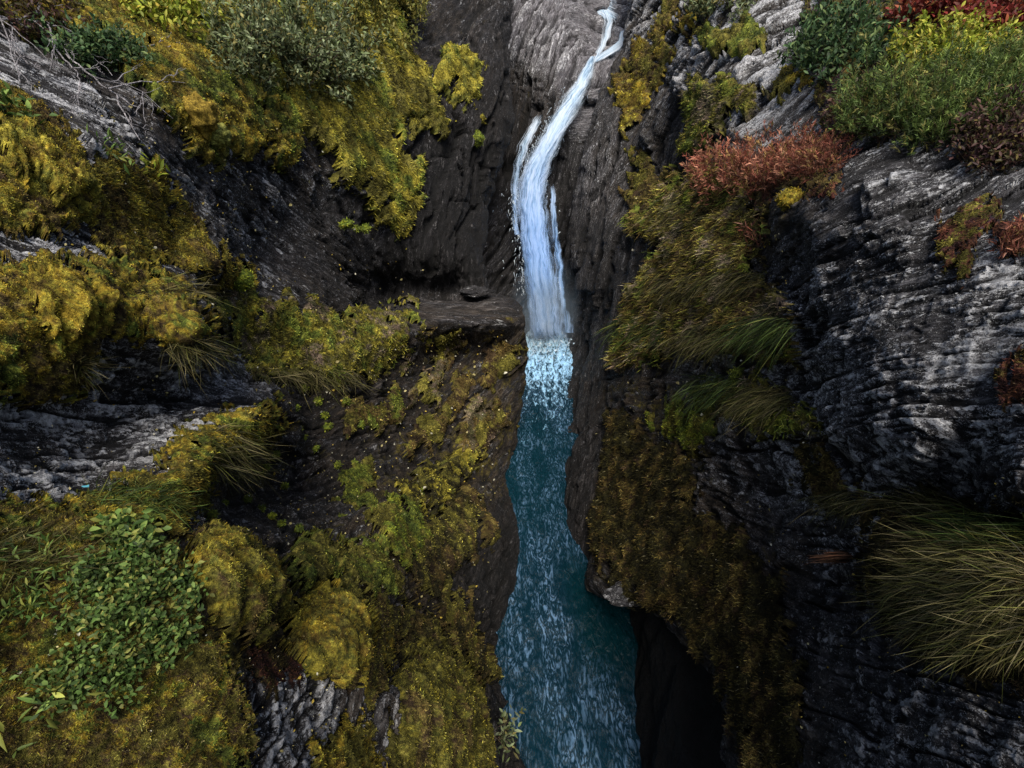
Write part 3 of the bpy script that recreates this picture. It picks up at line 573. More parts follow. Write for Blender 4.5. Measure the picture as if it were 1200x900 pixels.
# dome of white water where the fall lands
z += (1.3 * (1 + 0.8 * fbm(p * 2.0 + 5, 4, .6)).reshape(X.shape) * np.exp(-(((X - 2.4) / 1.6) ** 2 + ((Y - 27.6) / 1.3) ** 2))).ravel()
calm = smooth(X - (3.0 - 0.09 * (Y - 4)) + 0.25 * noise(np.stack([X, Y, X * 0], -1)).reshape(X.shape), -0.9, 0.15) * smooth(Y, 11.5, 9.0) * smooth(Y, 4.8, 7.2)
calm = np.maximum(calm, 0.4 * smooth(Y, 10.5, 13.0) * smooth(Y, 21.0, 17.5))
idx = np.arange(X.size).reshape(X.shape)
f = np.stack([idx[:-1, :-1], idx[:-1, 1:], idx[1:, 1:], idx[1:, :-1]], -1).reshape(-1, 4)
o = mesh_obj('river', np.stack([X.ravel(), Y.ravel(), z], -1), f, river_material(), attrs={'foam': fo, 'calm': calm.ravel()}); tag(o, kind='structure')

# ------------------------------------------------------------------ WATERFALL
def fall_material(name, dens, tint=(0.62, 0.80, 0.95)):
    M = NT(name); uv = M.n('Attribute', attribute_name='fuv').outputs['Vector']; ed = M.attr('edge'); ln = M.attr('along')
    mp = M.n('Mapping'); M.set(mp, 0, uv); M.set(mp, 'Scale', (4.2, 0.62, 1)); S = mp.outputs[0]
    n1 = M.noise(S, 1.1, 8, 0.66, 0.9); n2 = M.noise(S, 4.5, 7, 0.72, 0.6)
    v = M.math('ADD', M.math('MULTIPLY', n1, 0.65), M.math('MULTIPLY', n2, 0.35))
    a = M.math('ADD', v, M.math('MULTIPLY', M.math('SUBTRACT', 1.0, ed), 0.42))
    a = M.math('MULTIPLY', M.math('SUBTRACT', a, 0.675 - dens), 6.0, clamp=True)
    a = M.math('MULTIPLY', a, M.ramp(ed, [(0.55, 1.0), (0.98, 0.0)]))
    c = M.ramp(v, [(0.38, (0.14, 0.26, 0.42)), (0.47, (0.50, 0.68, 0.86)), (0.54, (0.76, 0.87, 1.0))])
    c = M.mix(1.0, c, M.mix(ln, (1, 1, 1), (0.42, 0.60, 0.90)), 'MULTIPLY')
    bs = M.n('BsdfPrincipled'); M.set(bs, 'Base Color', c); M.set(bs, 'Roughness', 0.5); M.set(bs, 'Specular IOR Level', 0.4)
    tl = M.n('BsdfTranslucent'); M.set(tl, 0, c); m1 = M.n('MixShader'); M.set(m1, 0, 0.35)
    M.t.links.new(bs.outputs[0], m1.inputs[1]); M.t.links.new(tl.outputs[0], m1.inputs[2])
    tp = M.n('BsdfTransparent'); m2 = M.n('MixShader'); M.set(m2, 0, a)
    M.t.links.new(tp.outputs[0], m2.inputs[1]); M.t.links.new(m1.outputs[0], m2.inputs[2]); M.t.links.new(m2.outputs[0], M.out.inputs[0])
    bp = M.n('Bump'); M.set(bp, 'Height', v); M.set(bp, 'Strength', 0.7); M.set(bp, 'Distance', 0.3); M.set(bs, 'Normal', bp.outputs[0])
    return M.m
def ribbon(name, path, mat, parent, seed, bulge=0.5, scale=1.0, off=0.0, fade=None):
    """path rows: (u left, u right, v, t)"""
    A = np.array(path, float); v = np.linspace(A[0, 2], A[-1, 2], int(abs(A[-1, 2] - A[0, 2]) / 1.5) + 8)
    if A[0, 2] > A[-1, 2]: ul, ur, tt = [np.interp(v, A[::-1, 2], A[::-1, k]) for k in (0, 1, 3)]
    else: ul, ur, tt = [np.interp(v, A[:, 2], A[:, k]) for k in (0, 1, 3)]
    mid, hw = (ul + ur) / 2, (ur - ul) / 2 * scale
    ul = mid - hw + 4.5 * fbm(np.stack([v / 16, v * 0 + seed, v * 0], -1), 4, .6); ur = mid + hw + 4.5 * fbm(np.stack([v / 16, v * 0 + seed + 9, v * 0], -1), 4, .6)
    s = np.linspace(0, 1, 46); U = ul[:, None] * (1 - s) + ur[:, None] * s; V = np.repeat(v[:, None], 46, 1); T = np.repeat(tt[:, None], 46, 1)
    e = np.abs(2 * s - 1)[None] + 0 * V
    eb = e
    if fade: e = np.maximum(e, smooth(V, *fade))
    T = T - bulge * (1 - eb ** 2) - off + 0.22 * fbm(np.stack([U / 6, V / 30, U * 0 + seed], -1), 4, 0.6)
    P = at(U, V, T); idx = np.arange(U.size).reshape(U.shape); f = np.stack([idx[:-1, :-1], idx[1:, :-1], idx[1:, 1:], idx[:-1, 1:]], -1).reshape(-1, 4)
    o = mesh_obj(name, P.reshape(-1, 3), f, mat, parent, attrs={'edge': e, 'along': smooth(V, 110, 320)})
    a = o.data.attributes.new('fuv', 'FLOAT_VECTOR', 'POINT'); q = np.stack([s[None] * (hw[:, None] / 12) + 0 * V, V / 40, U * 0 + seed], -1).astype(np.float32); a.data.foreach_set('vector', q.ravel())
    return o
base = at(632, 392, 30.5)
WF = empty('waterfall', base); tag(WF, 'tall white-blue waterfall plunging down the narrow gorge into the river', 'waterfall')
MAIN = [(690,700,66,34.2),(680,698,80,34.0),(668,694,100,33.6),(652,686,122,33.2),(636,674,145,32.8),(624,662,168,32.4),(612,652,190,32.0),(602,647,212,31.7),(599,646,240,31.4),(601,650,270,31.1),(606,654,300,30.9),(607,661,330,30.7),(611,664,360,30.7),(613,668,384,30.6),(615,672,400,30.7),(618,676,425,31.2)]
fm1, fm2 = fall_material('falling_water', 0.10), fall_material('falling_water_thin', -0.06)
for i, (sd_, sc_, of_, mt_) in enumerate([(1, 1.0, 0.0, fm1), (2, 0.78, 0.35, fm1), (3, 1.25, 0.15, fm2)]):
    o = ribbon('water_veil', MAIN, mt_, None, sd_ * 7.3, scale=sc_, off=of_, fade=(360, 412)); o.parent = WF; o.matrix_parent_inverse = WF.matrix_world.inverted()
    o.matrix_parent_inverse.translation = -Vector(base)
CHUTE = [(700,722,12,38.6),(703,726,26,37.8),(700,722,42,36.8),(695,712,58,35.6),(690,702,70,34.6)]
LIP = [(726,737,36,37.4),(721,735,48,36.6),(708,731,58,35.8),(694,716,66,35.0),(686,700,73,34.3)]
TOP = [(660,732,-24,40.6),(662,730,-6,39.8),(666,728,6,39.0),(690,728,16,38.6),(704,727,26,38.2)]
WISP = [(634,652,118,33.0),(618,642,140,32.5),(604,630,165,32.1),(594,622,190,31.8),(592,616,215,31.6),(594,612,245,31.3),(600,612,275,31.2)]
WISP2 = [(640,652,200,31.8),(640,656,240,31.4),(642,662,280,31.1),(644,668,320,30.8),(648,674,360,30.7),(652,680,390,30.7)]
for pth, sd_, nm, mt_ in ((WISP, 51, 'water_strand', fm2), (WISP2, 57, 'water_strand', fm2), (CHUTE, 31, 'water_veil', fm2), (LIP, 37, 'water_lip', fm1), (TOP, 43, 'upper_pool', fm1)):
    o = ribbon(nm, pth, mt_, None, sd_, bulge=0.15, fade={43: (14, 28), 51: (150, 120), 57: (232, 202)}.get(sd_)); o.parent = WF; o.matrix_parent_inverse.translation = -Vector(base)
# flung drops along the left side of the fall
n = 450; A = np.array(MAIN); vv = RNG.uniform(95, 345, n); ul = np.interp(vv, A[:, 2], A[:, 0]); ur = np.interp(vv, A[:, 2], A[:, 1]); tt = np.interp(vv, A[:, 2], A[:, 3])
sd_ = np.where(RNG.random(n) < 0.92, -1, 1); uu = np.where(sd_ < 0, ul, ur) + sd_ * (RNG.exponential(4.5, n) - 7) ; b = at(uu, vv, tt - RNG.uniform(0, 1.0, n))
B = Bag(); B.add(blades(b, np.tile(np.array([[0, 0, -1.0]]), (n, 1)) + RNG.normal(size=(n, 3)) * .4, RNG.uniform(0.05, 0.3, n), RNG.uniform(0.03, 0.09, n), np.tile(np.array([[.72, .82, .9]]), (n, 1)), rootcol=1, tipcol=1))
o = B.obj('spray_drops', leaf_material('spray', 0.4, 0.3, False)); o.parent = WF; o.matrix_parent_inverse.translation = -Vector(base)
o['kind'] = 'stuff'
n = 800; q = RNG.normal(size=(n, 3)) * np.array([1.0, .7, .75]); b = np.array([2.35, 26.9, 0.35]) + q * np.array([1, 1, .6]); b[:, 2] = np.abs(b[:, 2]) + .1
B = Bag(); B.add(blades(b, unit(RNG.normal(size=(n, 3)) + np.array([0, 0, .8])), RNG.uniform(0.08, 0.34, n), RNG.uniform(0.05, 0.16, n), np.tile(np.array([[.62, .78, .92]]), (n, 1)), rootcol=1, tipcol=1))
o = B.obj('splash_drops', bpy.data.materials['spray']); o.parent = WF; o.matrix_parent_inverse.translation = -Vector(base); o['kind'] = 'stuff'
#@@MIST
# ------------------------------------------------------------------ drifting mist round the foot of the fall
M = NT('fall_mist'); tc = M.n('TexCoord').outputs['Object']
ln_ = M.n('VectorMath', operation='LENGTH'); M.set(ln_, 0, tc)
fall = M.ramp(ln_.outputs['Value'], [(0.15, 1.0), (0.95, 0.0)])
den = M.math('MULTIPLY', M.math('MULTIPLY', fall, M.ramp(M.noise(tc, 2.2, 4, 0.6, 0.4), [(0.35, 0.15), (0.65, 1.0)])), 0.42)
vs_ = M.n('VolumeScatter'); M.set(vs_, 'Color', (0.55, 0.76, 1.0, 1)); M.set(vs_, 'Density', den); M.set(vs_, 'Anisotropy', 0.2)
M.t.links.new(vs_.outputs[0], M.out.inputs['Volume'])
th, ph = np.meshgrid(np.linspace(0, 2 * np.pi, 24, endpoint=False), np.linspace(0, np.pi, 14)); D = np.stack([np.cos(th) * np.sin(ph), np.sin(th) * np.sin(ph), np.cos(ph)], -1).reshape(-1, 3)
idx = np.arange(24 * 14).reshape(14, 24); nx = np.roll(idx, -1, 1); f = np.stack([idx[:-1], idx[1:], nx[1:], nx[:-1]], -1).reshape(-1, 4)
o = mesh_obj('mist', D, f, M.m); o.location = (2.2, 26.9, 2.4); o.scale = (2.8, 2.8, 5.5); o['kind'] = 'stuff'
# ------------------------------------------------------------------ plants and loose things
def surf(L, u, v, e=7.0):
    u = np.asarray(u, float); v = np.asarray(v, float); t = L.depth(u, v); p = at(u, v, t)
    a = at(u + e, v, L.depth(u + e, v)) - at(u - e, v, L.depth(u - e, v)); b = at(u, v + e, L.depth(u, v + e)) - at(u, v - e, L.depth(u, v - e))
    n = unit(np.cross(a, b)); n = np.where(((n * (p - CAM)).sum(-1) > 0)[..., None], -n, n); return p, n, t
def rel(B, c):   # bag to coordinates about the thing's origin
    B.V = [v - c for v in B.V]; return B
SPC = {  # leaf colours
    'willow': [(0.13, 0.17, 0.07), (0.22, 0.26, 0.14), (0.08, 0.10, 0.035), (0.26, 0.23, 0.08)],
    'fresh': [(0.11, 0.18, 0.04), (0.18, 0.26, 0.06), (0.05, 0.10, 0.02), (0.27, 0.29, 0.06)],
    'fresh2': [(0.07, 0.125, 0.028), (0.12, 0.18, 0.045), (0.035, 0.065, 0.015), (0.20, 0.21, 0.05)],
    'olivelf': [(0.16, 0.17, 0.04), (0.24, 0.22, 0.05), (0.09, 0.10, 0.03), (0.34, 0.28, 0.06)],
    'lime': [(0.26, 0.31, 0.03), (0.36, 0.36, 0.05), (0.15, 0.20, 0.02), (0.42, 0.33, 0.05)],
    'juniper': [(0.09, 0.14, 0.035), (0.15, 0.21, 0.05), (0.045, 0.07, 0.02), (0.27, 0.25, 0.07)],
    'spruce': [(0.045, 0.09, 0.035), (0.08, 0.14, 0.05), (0.02, 0.045, 0.015), (0.13, 0.18, 0.06)],
    'red': [(0.33, 0.11, 0.07), (0.46, 0.21, 0.13), (0.18, 0.06, 0.04), (0.32, 0.20, 0.07)],
    'scarlet': [(0.22, 0.035, 0.028), (0.15, 0.03, 0.022), (0.28, 0.08, 0.035), (0.10, 0.03, 0.02)],
    'purple': [(0.07, 0.035, 0.035), (0.05, 0.045, 0.02), (0.10, 0.05, 0.04), (0.13, 0.10, 0.03)],
    'straw': [(0.30, 0.26, 0.10), (0.20, 0.20, 0.05), (0.38, 0.32, 0.15), (0.12, 0.14, 0.03)],
    'rustgrass': [(0.36, 0.16, 0.08), (0.28, 0.12, 0.06), (0.42, 0.24, 0.12), (0.2, 0.1, 0.05)]}
def spc(name, n): return np.array(SPC[name])[RNG.choice(4, n, p=[.35, .3, .2, .15])] * RNG.uniform(0.45, 1.4, n)[:, None]

def shrub(L, name, label, cat, u, v, ru, rv, h, n_st, n_lf, lf, pal, kind='leaf', group=None, wide=0.42, lean=(0, 0, 0), stemcol=(0.09, 0.06, 0.04), spread=0.45):
    """a low shrub rooted in an ellipse of the surface; sizes in photo pixels at its own distance"""
    a = RNG.uniform(0, 6.28, n_st); r = np.sqrt(RNG.random(n_st)); uu = u + ru * r * np.cos(a); vv = v + rv * r * np.sin(a)
    p, n, t = surf(L, uu, vv, 14); c0, _, t0 = surf(L, np.array([u]), np.array([v])); c0 = c0[0]; px = t / F
    outw = np.stack([np.cos(a), 0 * a, -0.3 * np.sin(a)], -1) * (r * 0.5)[:, None]
    d = unit(n * 0.55 + np.array([0, -0.1, 0.8]) + RNG.normal(size=(n_st, 3)) * spread + outw + np.array(lean, float))
    H = h * px * RNG.uniform(0.55, 1.25, n_st) * (1.1 - 0.45 * r)
    bend = RNG.normal(size=(n_st, 3)) * 0.22 + np.array([0, 0, 0.12])
    SB = Bag()
    for i in range(n_st):
        q = np.linspace(0, 1, 5)[:, None]; pts = p[i] - d[i] * 0.1 * H[i] + d[i] * H[i] * q + bend[i] * H[i] * q * q
        SB.add(tube(pts, np.linspace(1.0, 0.35, 5) * 0.55 * px[i] * max(1, h / 40), np.array(stemcol) * RNG.uniform(.7, 1.5), 4))
    k = RNG.integers(0, n_st, n_lf); q = RNG.beta(2.2, 1.2, n_lf)[:, None]
    base = p[k] + d[k] * H[k, None] * q + bend[k] * H[k, None] * q * q
    sz = lf * px[k]
    if kind == 'leaf':
        base = base + RNG.normal(size=(n_lf, 3)) * sz[:, None] * 0.7
        dl = unit(d[k] * 0.7 + RNG.normal(size=(n_lf, 3)) * 0.75); up = unit(np.array([0, -0.3, 1.0]) + RNG.normal(size=(n_lf, 3)) * 0.45)
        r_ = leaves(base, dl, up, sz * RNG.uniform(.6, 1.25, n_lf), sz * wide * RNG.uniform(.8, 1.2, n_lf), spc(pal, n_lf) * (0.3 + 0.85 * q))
    elif kind == 'spray':   # twiglets set with needles on both sides
        nd = 9; base = base + RNG.normal(size=(n_lf, 3)) * sz[:, None] * 0.4; ax = unit(d[k] * 0.8 + RNG.normal(size=(n_lf, 3)) * 0.55 + np.array([0, 0, .2]))
        f_ = np.tile(np.linspace(0.05, 1, nd), n_lf)[:, None]; A_ = np.repeat(ax, nd, 0); S_ = np.repeat(sz, nd)[:, None]; Bp = np.repeat(base, nd, 0) + A_ * S_ * f_
        sd_ = unit(np.cross(A_, RNG.normal(size=A_.shape))); dl = unit(A_ * 0.75 + sd_ * (1.0 - 0.45 * f_))
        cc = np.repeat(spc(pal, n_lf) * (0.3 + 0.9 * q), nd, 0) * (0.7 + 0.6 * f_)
        r_ = blades(Bp, dl, S_[:, 0] * 0.42 * RNG.uniform(.7, 1.2, len(Bp)), S_[:, 0] * wide * 0.5 * RNG.uniform(.8, 1.2, len(Bp)), cc, None, seg=1, rootcol=.7, tipcol=1.2)
    else:   # sprays of needles or narrow leaves set along the stem
        base = base + RNG.normal(size=(n_lf, 3)) * sz[:, None] * 0.35
        dl = unit(d[k] * 0.9 + RNG.normal(size=(n_lf, 3)) * 0.6)
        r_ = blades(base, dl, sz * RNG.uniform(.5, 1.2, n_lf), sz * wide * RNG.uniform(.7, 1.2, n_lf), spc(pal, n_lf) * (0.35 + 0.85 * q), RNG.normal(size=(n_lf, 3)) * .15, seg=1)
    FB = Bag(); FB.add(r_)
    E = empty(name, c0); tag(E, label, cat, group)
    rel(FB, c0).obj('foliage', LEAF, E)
    if n_st > 16: rel(SB, c0).obj('stem', WOOD, E)
    else:
        for V_, C_, Q_ in zip(SB.V, SB.C, SB.Q):
            o1 = Bag(); o1.add((V_ - c0, C_, Q_ - Q_.min(), np.zeros((0, 3), int))); o1.obj('stem', WOOD, E)
    return E

shrub(LL, 'willow_bush', 'grey-green willow bush with dark trunks on the mossy slope', 'bush', 335, 84, 84, 34, 60, 110, 10500, 6.3, 'willow', stemcol=(.06, .045, .035))
shrub(LL, 'willow_bush', 'olive leafy bush reaching the top edge, beside the grey-green willow', 'bush', 440, 34, 50, 40, 44, 70, 4200, 5.6, 'olivelf', stemcol=(.06, .045, .03))
shrub(LL, 'leafy_shrub', 'bright yellow-green shrub on the upper slope between two bushes', 'bush', 205, 34, 52, 16, 34, 40, 1700, 8, 'lime')
shrub(LL, 'leafy_shrub', 'dark green low shrub behind the bare grey branches', 'bush', 118, 72, 50, 14, 26, 45, 2200, 7, 'spruce', lean=(.5, 0, 0))
shrub(LL, 'leafy_shrub', 'dull brown-green shrub at the top left corner above the bare branches', 'bush', 30, 30, 70, 22, 28, 50, 2000, 6.5, 'purple')
shrub(LL, 'leafy_shrub', 'large bright green leafy shrub sprawling over the mossy bank', 'bush', 165, 715, 66, 62, 40, 130, 5200, 7.4, 'fresh2', wide=.5, lean=(.1, -.2, 0))
shrub(LL, 'leafy_shrub', 'loose green shrub lower on the bank, below the sprawling one', 'bush', 100, 800, 60, 30, 28, 60, 1300, 7.5, 'fresh2', wide=.5)
shrub(LL, 'leafy_shrub', 'small pale leafed shrub at the top end of the sprawling green shrub', 'bush', 145, 640, 26, 18, 34, 30, 500, 11, 'fresh', wide=.5)
shrub(LL, 'broad_leaf_plant', 'plant with long pale pointed leaves at the picture edge', 'plant', 28, 690, 56, 50, 22, 80, 700, 13, 'fresh', wide=.2, lean=(-.3, 0, .2))
shrub(LL, 'broad_leaf_plant', 'plant with the longest light green leaves low on the bank', 'plant', 62, 838, 40, 18, 18, 16, 60, 24, 'fresh', wide=.2, lean=(.4, 0, .1))
shrub(LL, 'leafy_sapling', 'slim green sapling at the picture edge above the yellow cushion', 'plant', 8, 140, 12, 10, 36, 8, 130, 12, 'fresh', wide=.4)
shrub(LL, 'leafy_sapling', 'tiny pale green sprig standing on the grey rock', 'plant', 130, 190, 8, 5, 22, 7, 60, 11, 'fresh', wide=.3)
shrub(LL, 'leafy_sapling', 'tiny yellow-green sprig at the edge of the brown moss band', 'plant', 175, 208, 8, 4, 18, 6, 45, 11, 'lime', wide=.3)
shrub(LL, 'leafy_sapling', 'green sprig hanging over the river from the mossy brink', 'plant', 582, 855, 5, 14, 22, 8, 90, 9, 'willow', wide=.3, lean=(.8, 0, -.5))
# right bank
shrub(LR, 'juniper_bush', 'dense green juniper spreading above the slate rock', 'bush', 1085, 146, 100, 26, 48, 190, 2700, 13, 'juniper', 'spray', wide=.2, lean=(-.25, 0, 0))
shrub(LR, 'juniper_bush', 'lighter green juniper against the picture edge', 'bush', 1185, 118, 60, 28, 46, 110, 1500, 14, 'juniper', 'spray', wide=.2)
shrub(LR, 'heather_shrub', 'brick red feathery shrub patch on the turf under the grassy hump', 'bush', 872, 212, 56, 20, 30, 120, 900, 12, 'red', 'spray', wide=.22, lean=(-.2, 0, .2))
shrub(LR, 'heather_shrub', 'darker red shrub reaching to the slate rock below the juniper', 'bush', 945, 200, 40, 16, 28, 80, 620, 11, 'red', 'spray', wide=.22)
shrub(LR, 'heather_shrub', 'small coral red plant alone on the hanging turf', 'bush', 888, 288, 12, 10, 22, 14, 260, 9, 'red', 'needle', wide=.22)
shrub(LR, 'heather_shrub', 'scarlet shrub at the top edge above the yellow-green bush', 'bush', 1085, 34, 45, 12, 26, 60, 2200, 8, 'scarlet', wide=.5)
shrub(LR, 'heather_shrub', 'dark crimson shrub in the top right corner', 'bush', 1190, 46, 46, 14, 30, 50, 1800, 9, 'scarlet', wide=.5)
shrub(LR, 'leafy_shrub', 'yellow-green bush between the scarlet shrub and the juniper', 'bush', 1115, 76, 70, 20, 32, 110, 5200, 6.0, 'lime', wide=.5)
shrub(LR, 'leafy_shrub', 'dark green undergrowth bush around the thin white stems', 'bush', 985, 70, 42, 34, 42, 90, 3600, 7.5, 'spruce', wide=.4)
shrub(LR, 'leafy_shrub', 'small blue-green bush on top of the wall', 'bush', 845, 16, 34, 10, 24, 40, 1300, 6.5, 'willow', wide=.4)
shrub(LR, 'leafy_shrub', 'brownish dwarf shrub between the juniper and the reddish turf', 'bush', 1010, 150, 40, 20, 22, 60, 1700, 7, 'purple', wide=.45)
shrub(LR, 'heather_shrub', 'dark purple heath bush over the right rim of the slate rock', 'bush', 1165, 170, 42, 34, 34, 110, 4200, 7, 'purple', wide=.4)
shrub(LR, 'heather_shrub', 'dark red heath spilling onto the rock shelf at the picture edge', 'bush', 1198, 290, 24, 16, 24, 40, 900, 9, 'red', 'needle', wide=.22)

def tuft(L, label, u, v, ru, rv, n, ln, dvec, bvec, pal, w=1.6, name='grass_tuft', cat='grass tuft', group=None, jit=.55):
    """a tuft of long blades; dvec and bvec are directions in the place (x right, y ahead, z up)"""
    n = int(n * 2.6); w = w * 0.52; ln = ln * 0.66; ru = ru * 1.25; rv = rv * 1.4
    a = RNG.uniform(0, 6.28, n); r = np.sqrt(RNG.random(n)); p, nn, t = surf(L, u + ru * r * np.cos(a), v + rv * r * np.sin(a), 12)
    c0 = surf(L, np.array([u]), np.array([v]))[0][0]; px = t / F
    d = unit(np.array(dvec, float) + nn * .35 + RNG.normal(size=(n, 3)) * jit); b = np.array(bvec, float) + RNG.normal(size=(n, 3)) * jit * .8
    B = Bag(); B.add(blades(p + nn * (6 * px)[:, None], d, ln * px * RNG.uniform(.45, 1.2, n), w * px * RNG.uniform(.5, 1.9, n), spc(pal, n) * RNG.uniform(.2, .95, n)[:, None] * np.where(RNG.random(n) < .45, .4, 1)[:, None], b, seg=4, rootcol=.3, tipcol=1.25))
    o = rel(B, c0).obj(name, LEAF); o.location = c0; tag(o, label, cat, group); return o
tuft(LR, 'longest straw grass tuft sweeping left from the shaded bank', 1165, 672, 52, 34, 420, 46, (-.9, .25, .45), (-.35, -.1, -.75), 'straw')
tuft(LR, 'bright green grass tuft at the top of the shaded bank', 1175, 628, 54, 18, 360, 44, (-.8, .2, .5), (-.3, -.1, -.7), 'fresh')
tuft(LR, 'wide straw grass tuft at the picture edge below the green one', 1200, 722, 44, 36, 360, 50, (-.9, .1, .35), (-.3, -.2, -.7), 'straw')
tuft(LR, 'dark lower grass tuft hanging over the streaked rock', 1150, 742, 50, 26, 320, 40, (-.8, .0, .2), (-.3, -.2, -.8), 'straw', w=1.3)
tuft(LR, 'green-brown grass tuft at the inner end of the shaded bank', 1100, 655, 30, 34, 300, 40, (-.8, .25, .3), (-.2, -.1, -.8), 'straw')
tuft(LR, 'short olive grass tuft over the notch at the top of the bank', 1110, 600, 34, 8, 200, 55, (-.7, .2, .5), (-.3, 0, -.7), 'straw')
tuft(LR, 'fine olive grass tuft between the shaded bank and lichen-streaked rock', 1085, 705, 34, 22, 260, 36, (-.7, .1, .2), (-.2, -.1, -.8), 'straw')
tuft(LR, 'fan of pale rust coloured grass on the dark rock', 998, 655, 8, 5, 60, 36, (-1, .1, -.05), (-.2, 0, -.35), 'rustgrass', w=1.7, jit=.12)
for (u, v, n_, l_, pl, lb) in [(842, 395, 190, 38, 'straw', 'straw grass tuft hanging at the lower end of the turf'), (905, 385, 240, 40, 'fresh', 'green grass tuft tucked against the slate rock'), (800, 330, 180, 30, 'straw', 'short grass tuft midway down the hanging turf'), (868, 330, 220, 34, 'straw', 'bushy grass tuft in the middle of the hanging turf'), (760, 385, 160, 32, 'fresh', 'green grass tuft at the wall side of the hanging turf'), (905, 470, 260, 44, 'straw', 'arched straw grass tuft on the bank under the slate wall'), (850, 455, 180, 38, 'fresh', 'green grass tuft left of the arched straw tuft'), (1005, 590, 120, 34, 'straw', 'thin grass tuft in the shade below the lichen rock'), (800, 250, 170, 26, 'straw', 'pale grass tuft at the upper left rim of the hanging turf')]:
    tuft(LR, lb, u, v, 30, 11, n_, l_, (-.5, -.1, .25), (-.1, -.15, -1.0), pl, w=1.3, jit=.35)
tuft(LL, 'spiky pale grass tuft growing under the orange hummock', 88, 428, 8, 6, 90, 44, (.3, -.2, .8), (0, 0, -.4), 'straw', jit=.5)
tuft(LL, 'straw fringe hanging from the hummock over grey rock', 190, 345, 36, 8, 170, 36, (.8, -.2, .1), (.2, 0, -.6), 'straw', w=1.2)
tuft(LL, 'dry straw tuft on the rock beneath the hummock fringe', 222, 402, 22, 6, 130, 34, (.6, -.3, .1), (.2, 0, -.7), 'straw', w=1.2)
tuft(LL, 'yellow grass fringe along the edge of the golden strip', 265, 530, 26, 20, 200, 34, (.6, -.2, -.1), (.2, 0, -.8), 'straw', w=1.2)
tuft(LL, 'dry grass hanging from the ledge turf over the dark slope', 350, 440, 50, 8, 260, 26, (.4, -.4, 0), (.1, 0, -.8), 'straw', w=1.2)
tuft(LL, 'green streaming grass at the root of the golden strip', 150, 590, 46, 12, 260, 34, (.7, -.1, .4), (.2, 0, -.4), 'fresh', w=1.5)
tuft(LL, 'long dull grass leaning over the bank at the picture edge', 30, 655, 60, 18, 260, 44, (.6, .1, .6), (.3, 0, -.3), 'straw', w=1.6)

# bare grey branches
def branch(L, name, label, pts, dt, rad, col, forks, cat='branch', seed=1):
    rr = np.random.default_rng(seed); B = Bag(); P0 = np.array(pts, float); c0 = at(*[np.array([x]) for x in (P0[0, 0], P0[0, 1], float(L.depth(P0[:1, 0], P0[:1, 1])[0]) - dt)])[0]
    def line(P2, r0, depth):
        k = len(P2); t = L.depth(P2[:, 0], P2[:, 1]) - dt * (1 + .3 * depth) ; W = at(P2[:, 0], P2[:, 1], t); px = t.mean() / F
        B.add(tube(W - c0, np.linspace(r0, r0 * .45, k) * px, np.array(col) * rr.uniform(.8, 1.25), 5))
        if depth < 3:
            for _ in range(forks if depth == 0 else 2):
                i = rr.integers(1, k - 1); d = P2[i + 1] - P2[i - 1]; d /= np.hypot(*d) + 1e-6; an = rr.choice([-1, 1]) * rr.uniform(.35, .9); c, s_ = math.cos(an), math.sin(an)
                d = np.array([d[0] * c - d[1] * s_, d[0] * s_ + d[1] * c]); ln = rr.uniform(.25, .5) * np.hypot(*(P2[-1] - P2[0])); q = np.linspace(0, 1, 6)[:, None]
                line(P2[i] + d * ln * q + np.array([d[1], -d[0]]) * ln * .15 * rr.normal() * q * q + np.array([0, ln * .12]) * q * q + rr.normal(size=(6, 2)) * 1.2 * (q > 0), r0 * .62, depth + 1)
    def dense(P):
        k = np.linspace(0, len(P) - 1, 4 * len(P)); q = np.stack([np.interp(k, range(len(P)), P[:, j]) for j in (0, 1)], -1); return q + rr.normal(size=q.shape) * .9
    line(dense(P0), rad, 0); o = B.obj(name, WOOD); o.location = c0; tag(o, label, cat); return o
BG = (.34, .32, .33)
branch(LL, 'bare_branch', 'long leafless grey branch reaching across the rock', [(-12, 16), (40, 32), (80, 66), (120, 100), (165, 128)], .25, 1.5, BG, 6, seed=3)
branch(LL, 'bare_branch', 'thin leafless twig above the long grey branch', [(-12, 22), (50, 24), (95, 42), (140, 55), (155, 62)], .3, 1.1, BG, 4, seed=5)
branch(LL, 'bare_branch', 'forked leafless twig drooping at the picture edge', [(-12, 26), (12, 48), (22, 64), (36, 76)], .25, 1.1, BG, 4, seed=8)
branch(LL, 'bare_branch', 'crooked leafless twig between moss and long branch', [(56, 28), (66, 60), (90, 84), (96, 100)], .3, 1.1, BG, 4, seed=11)
branch(LL, 'fallen_twig', 'thin pale twig lying on the mossy slope over the river', [(540, 532), (520, 560), (500, 590)], .3, .7, (.25, .2, .12), 1, cat='twig', seed=2)
branch(LR, 'bare_branch', 'thin white stem standing in the dark green undergrowth', [(1018, 80), (1010, 50), (1004, 22), (1000, -10)], .3, 1.2, (.45, .45, .42), 2, seed=4)
branch(LR, 'bare_branch', 'white forked stem leaning right beside the upright stem', [(1012, 45), (1024, 26), (1036, 6)], .4, 1.0, (.45, .45, .42), 1, seed=6)
branch(LR, 'bare_branch', 'short slanting white stem in the undergrowth', [(960, 52), (972, 38), (984, 26)], .3, 1.0, (.4, .4, .36), 1, seed=7)
branch(LR, 'bare_branch', 'curved grey twig over the hanging turf', [(858, 250), (864, 270), (880, 282), (896, 280)], .2, .8, (.2, .17, .13), 1, seed=9)

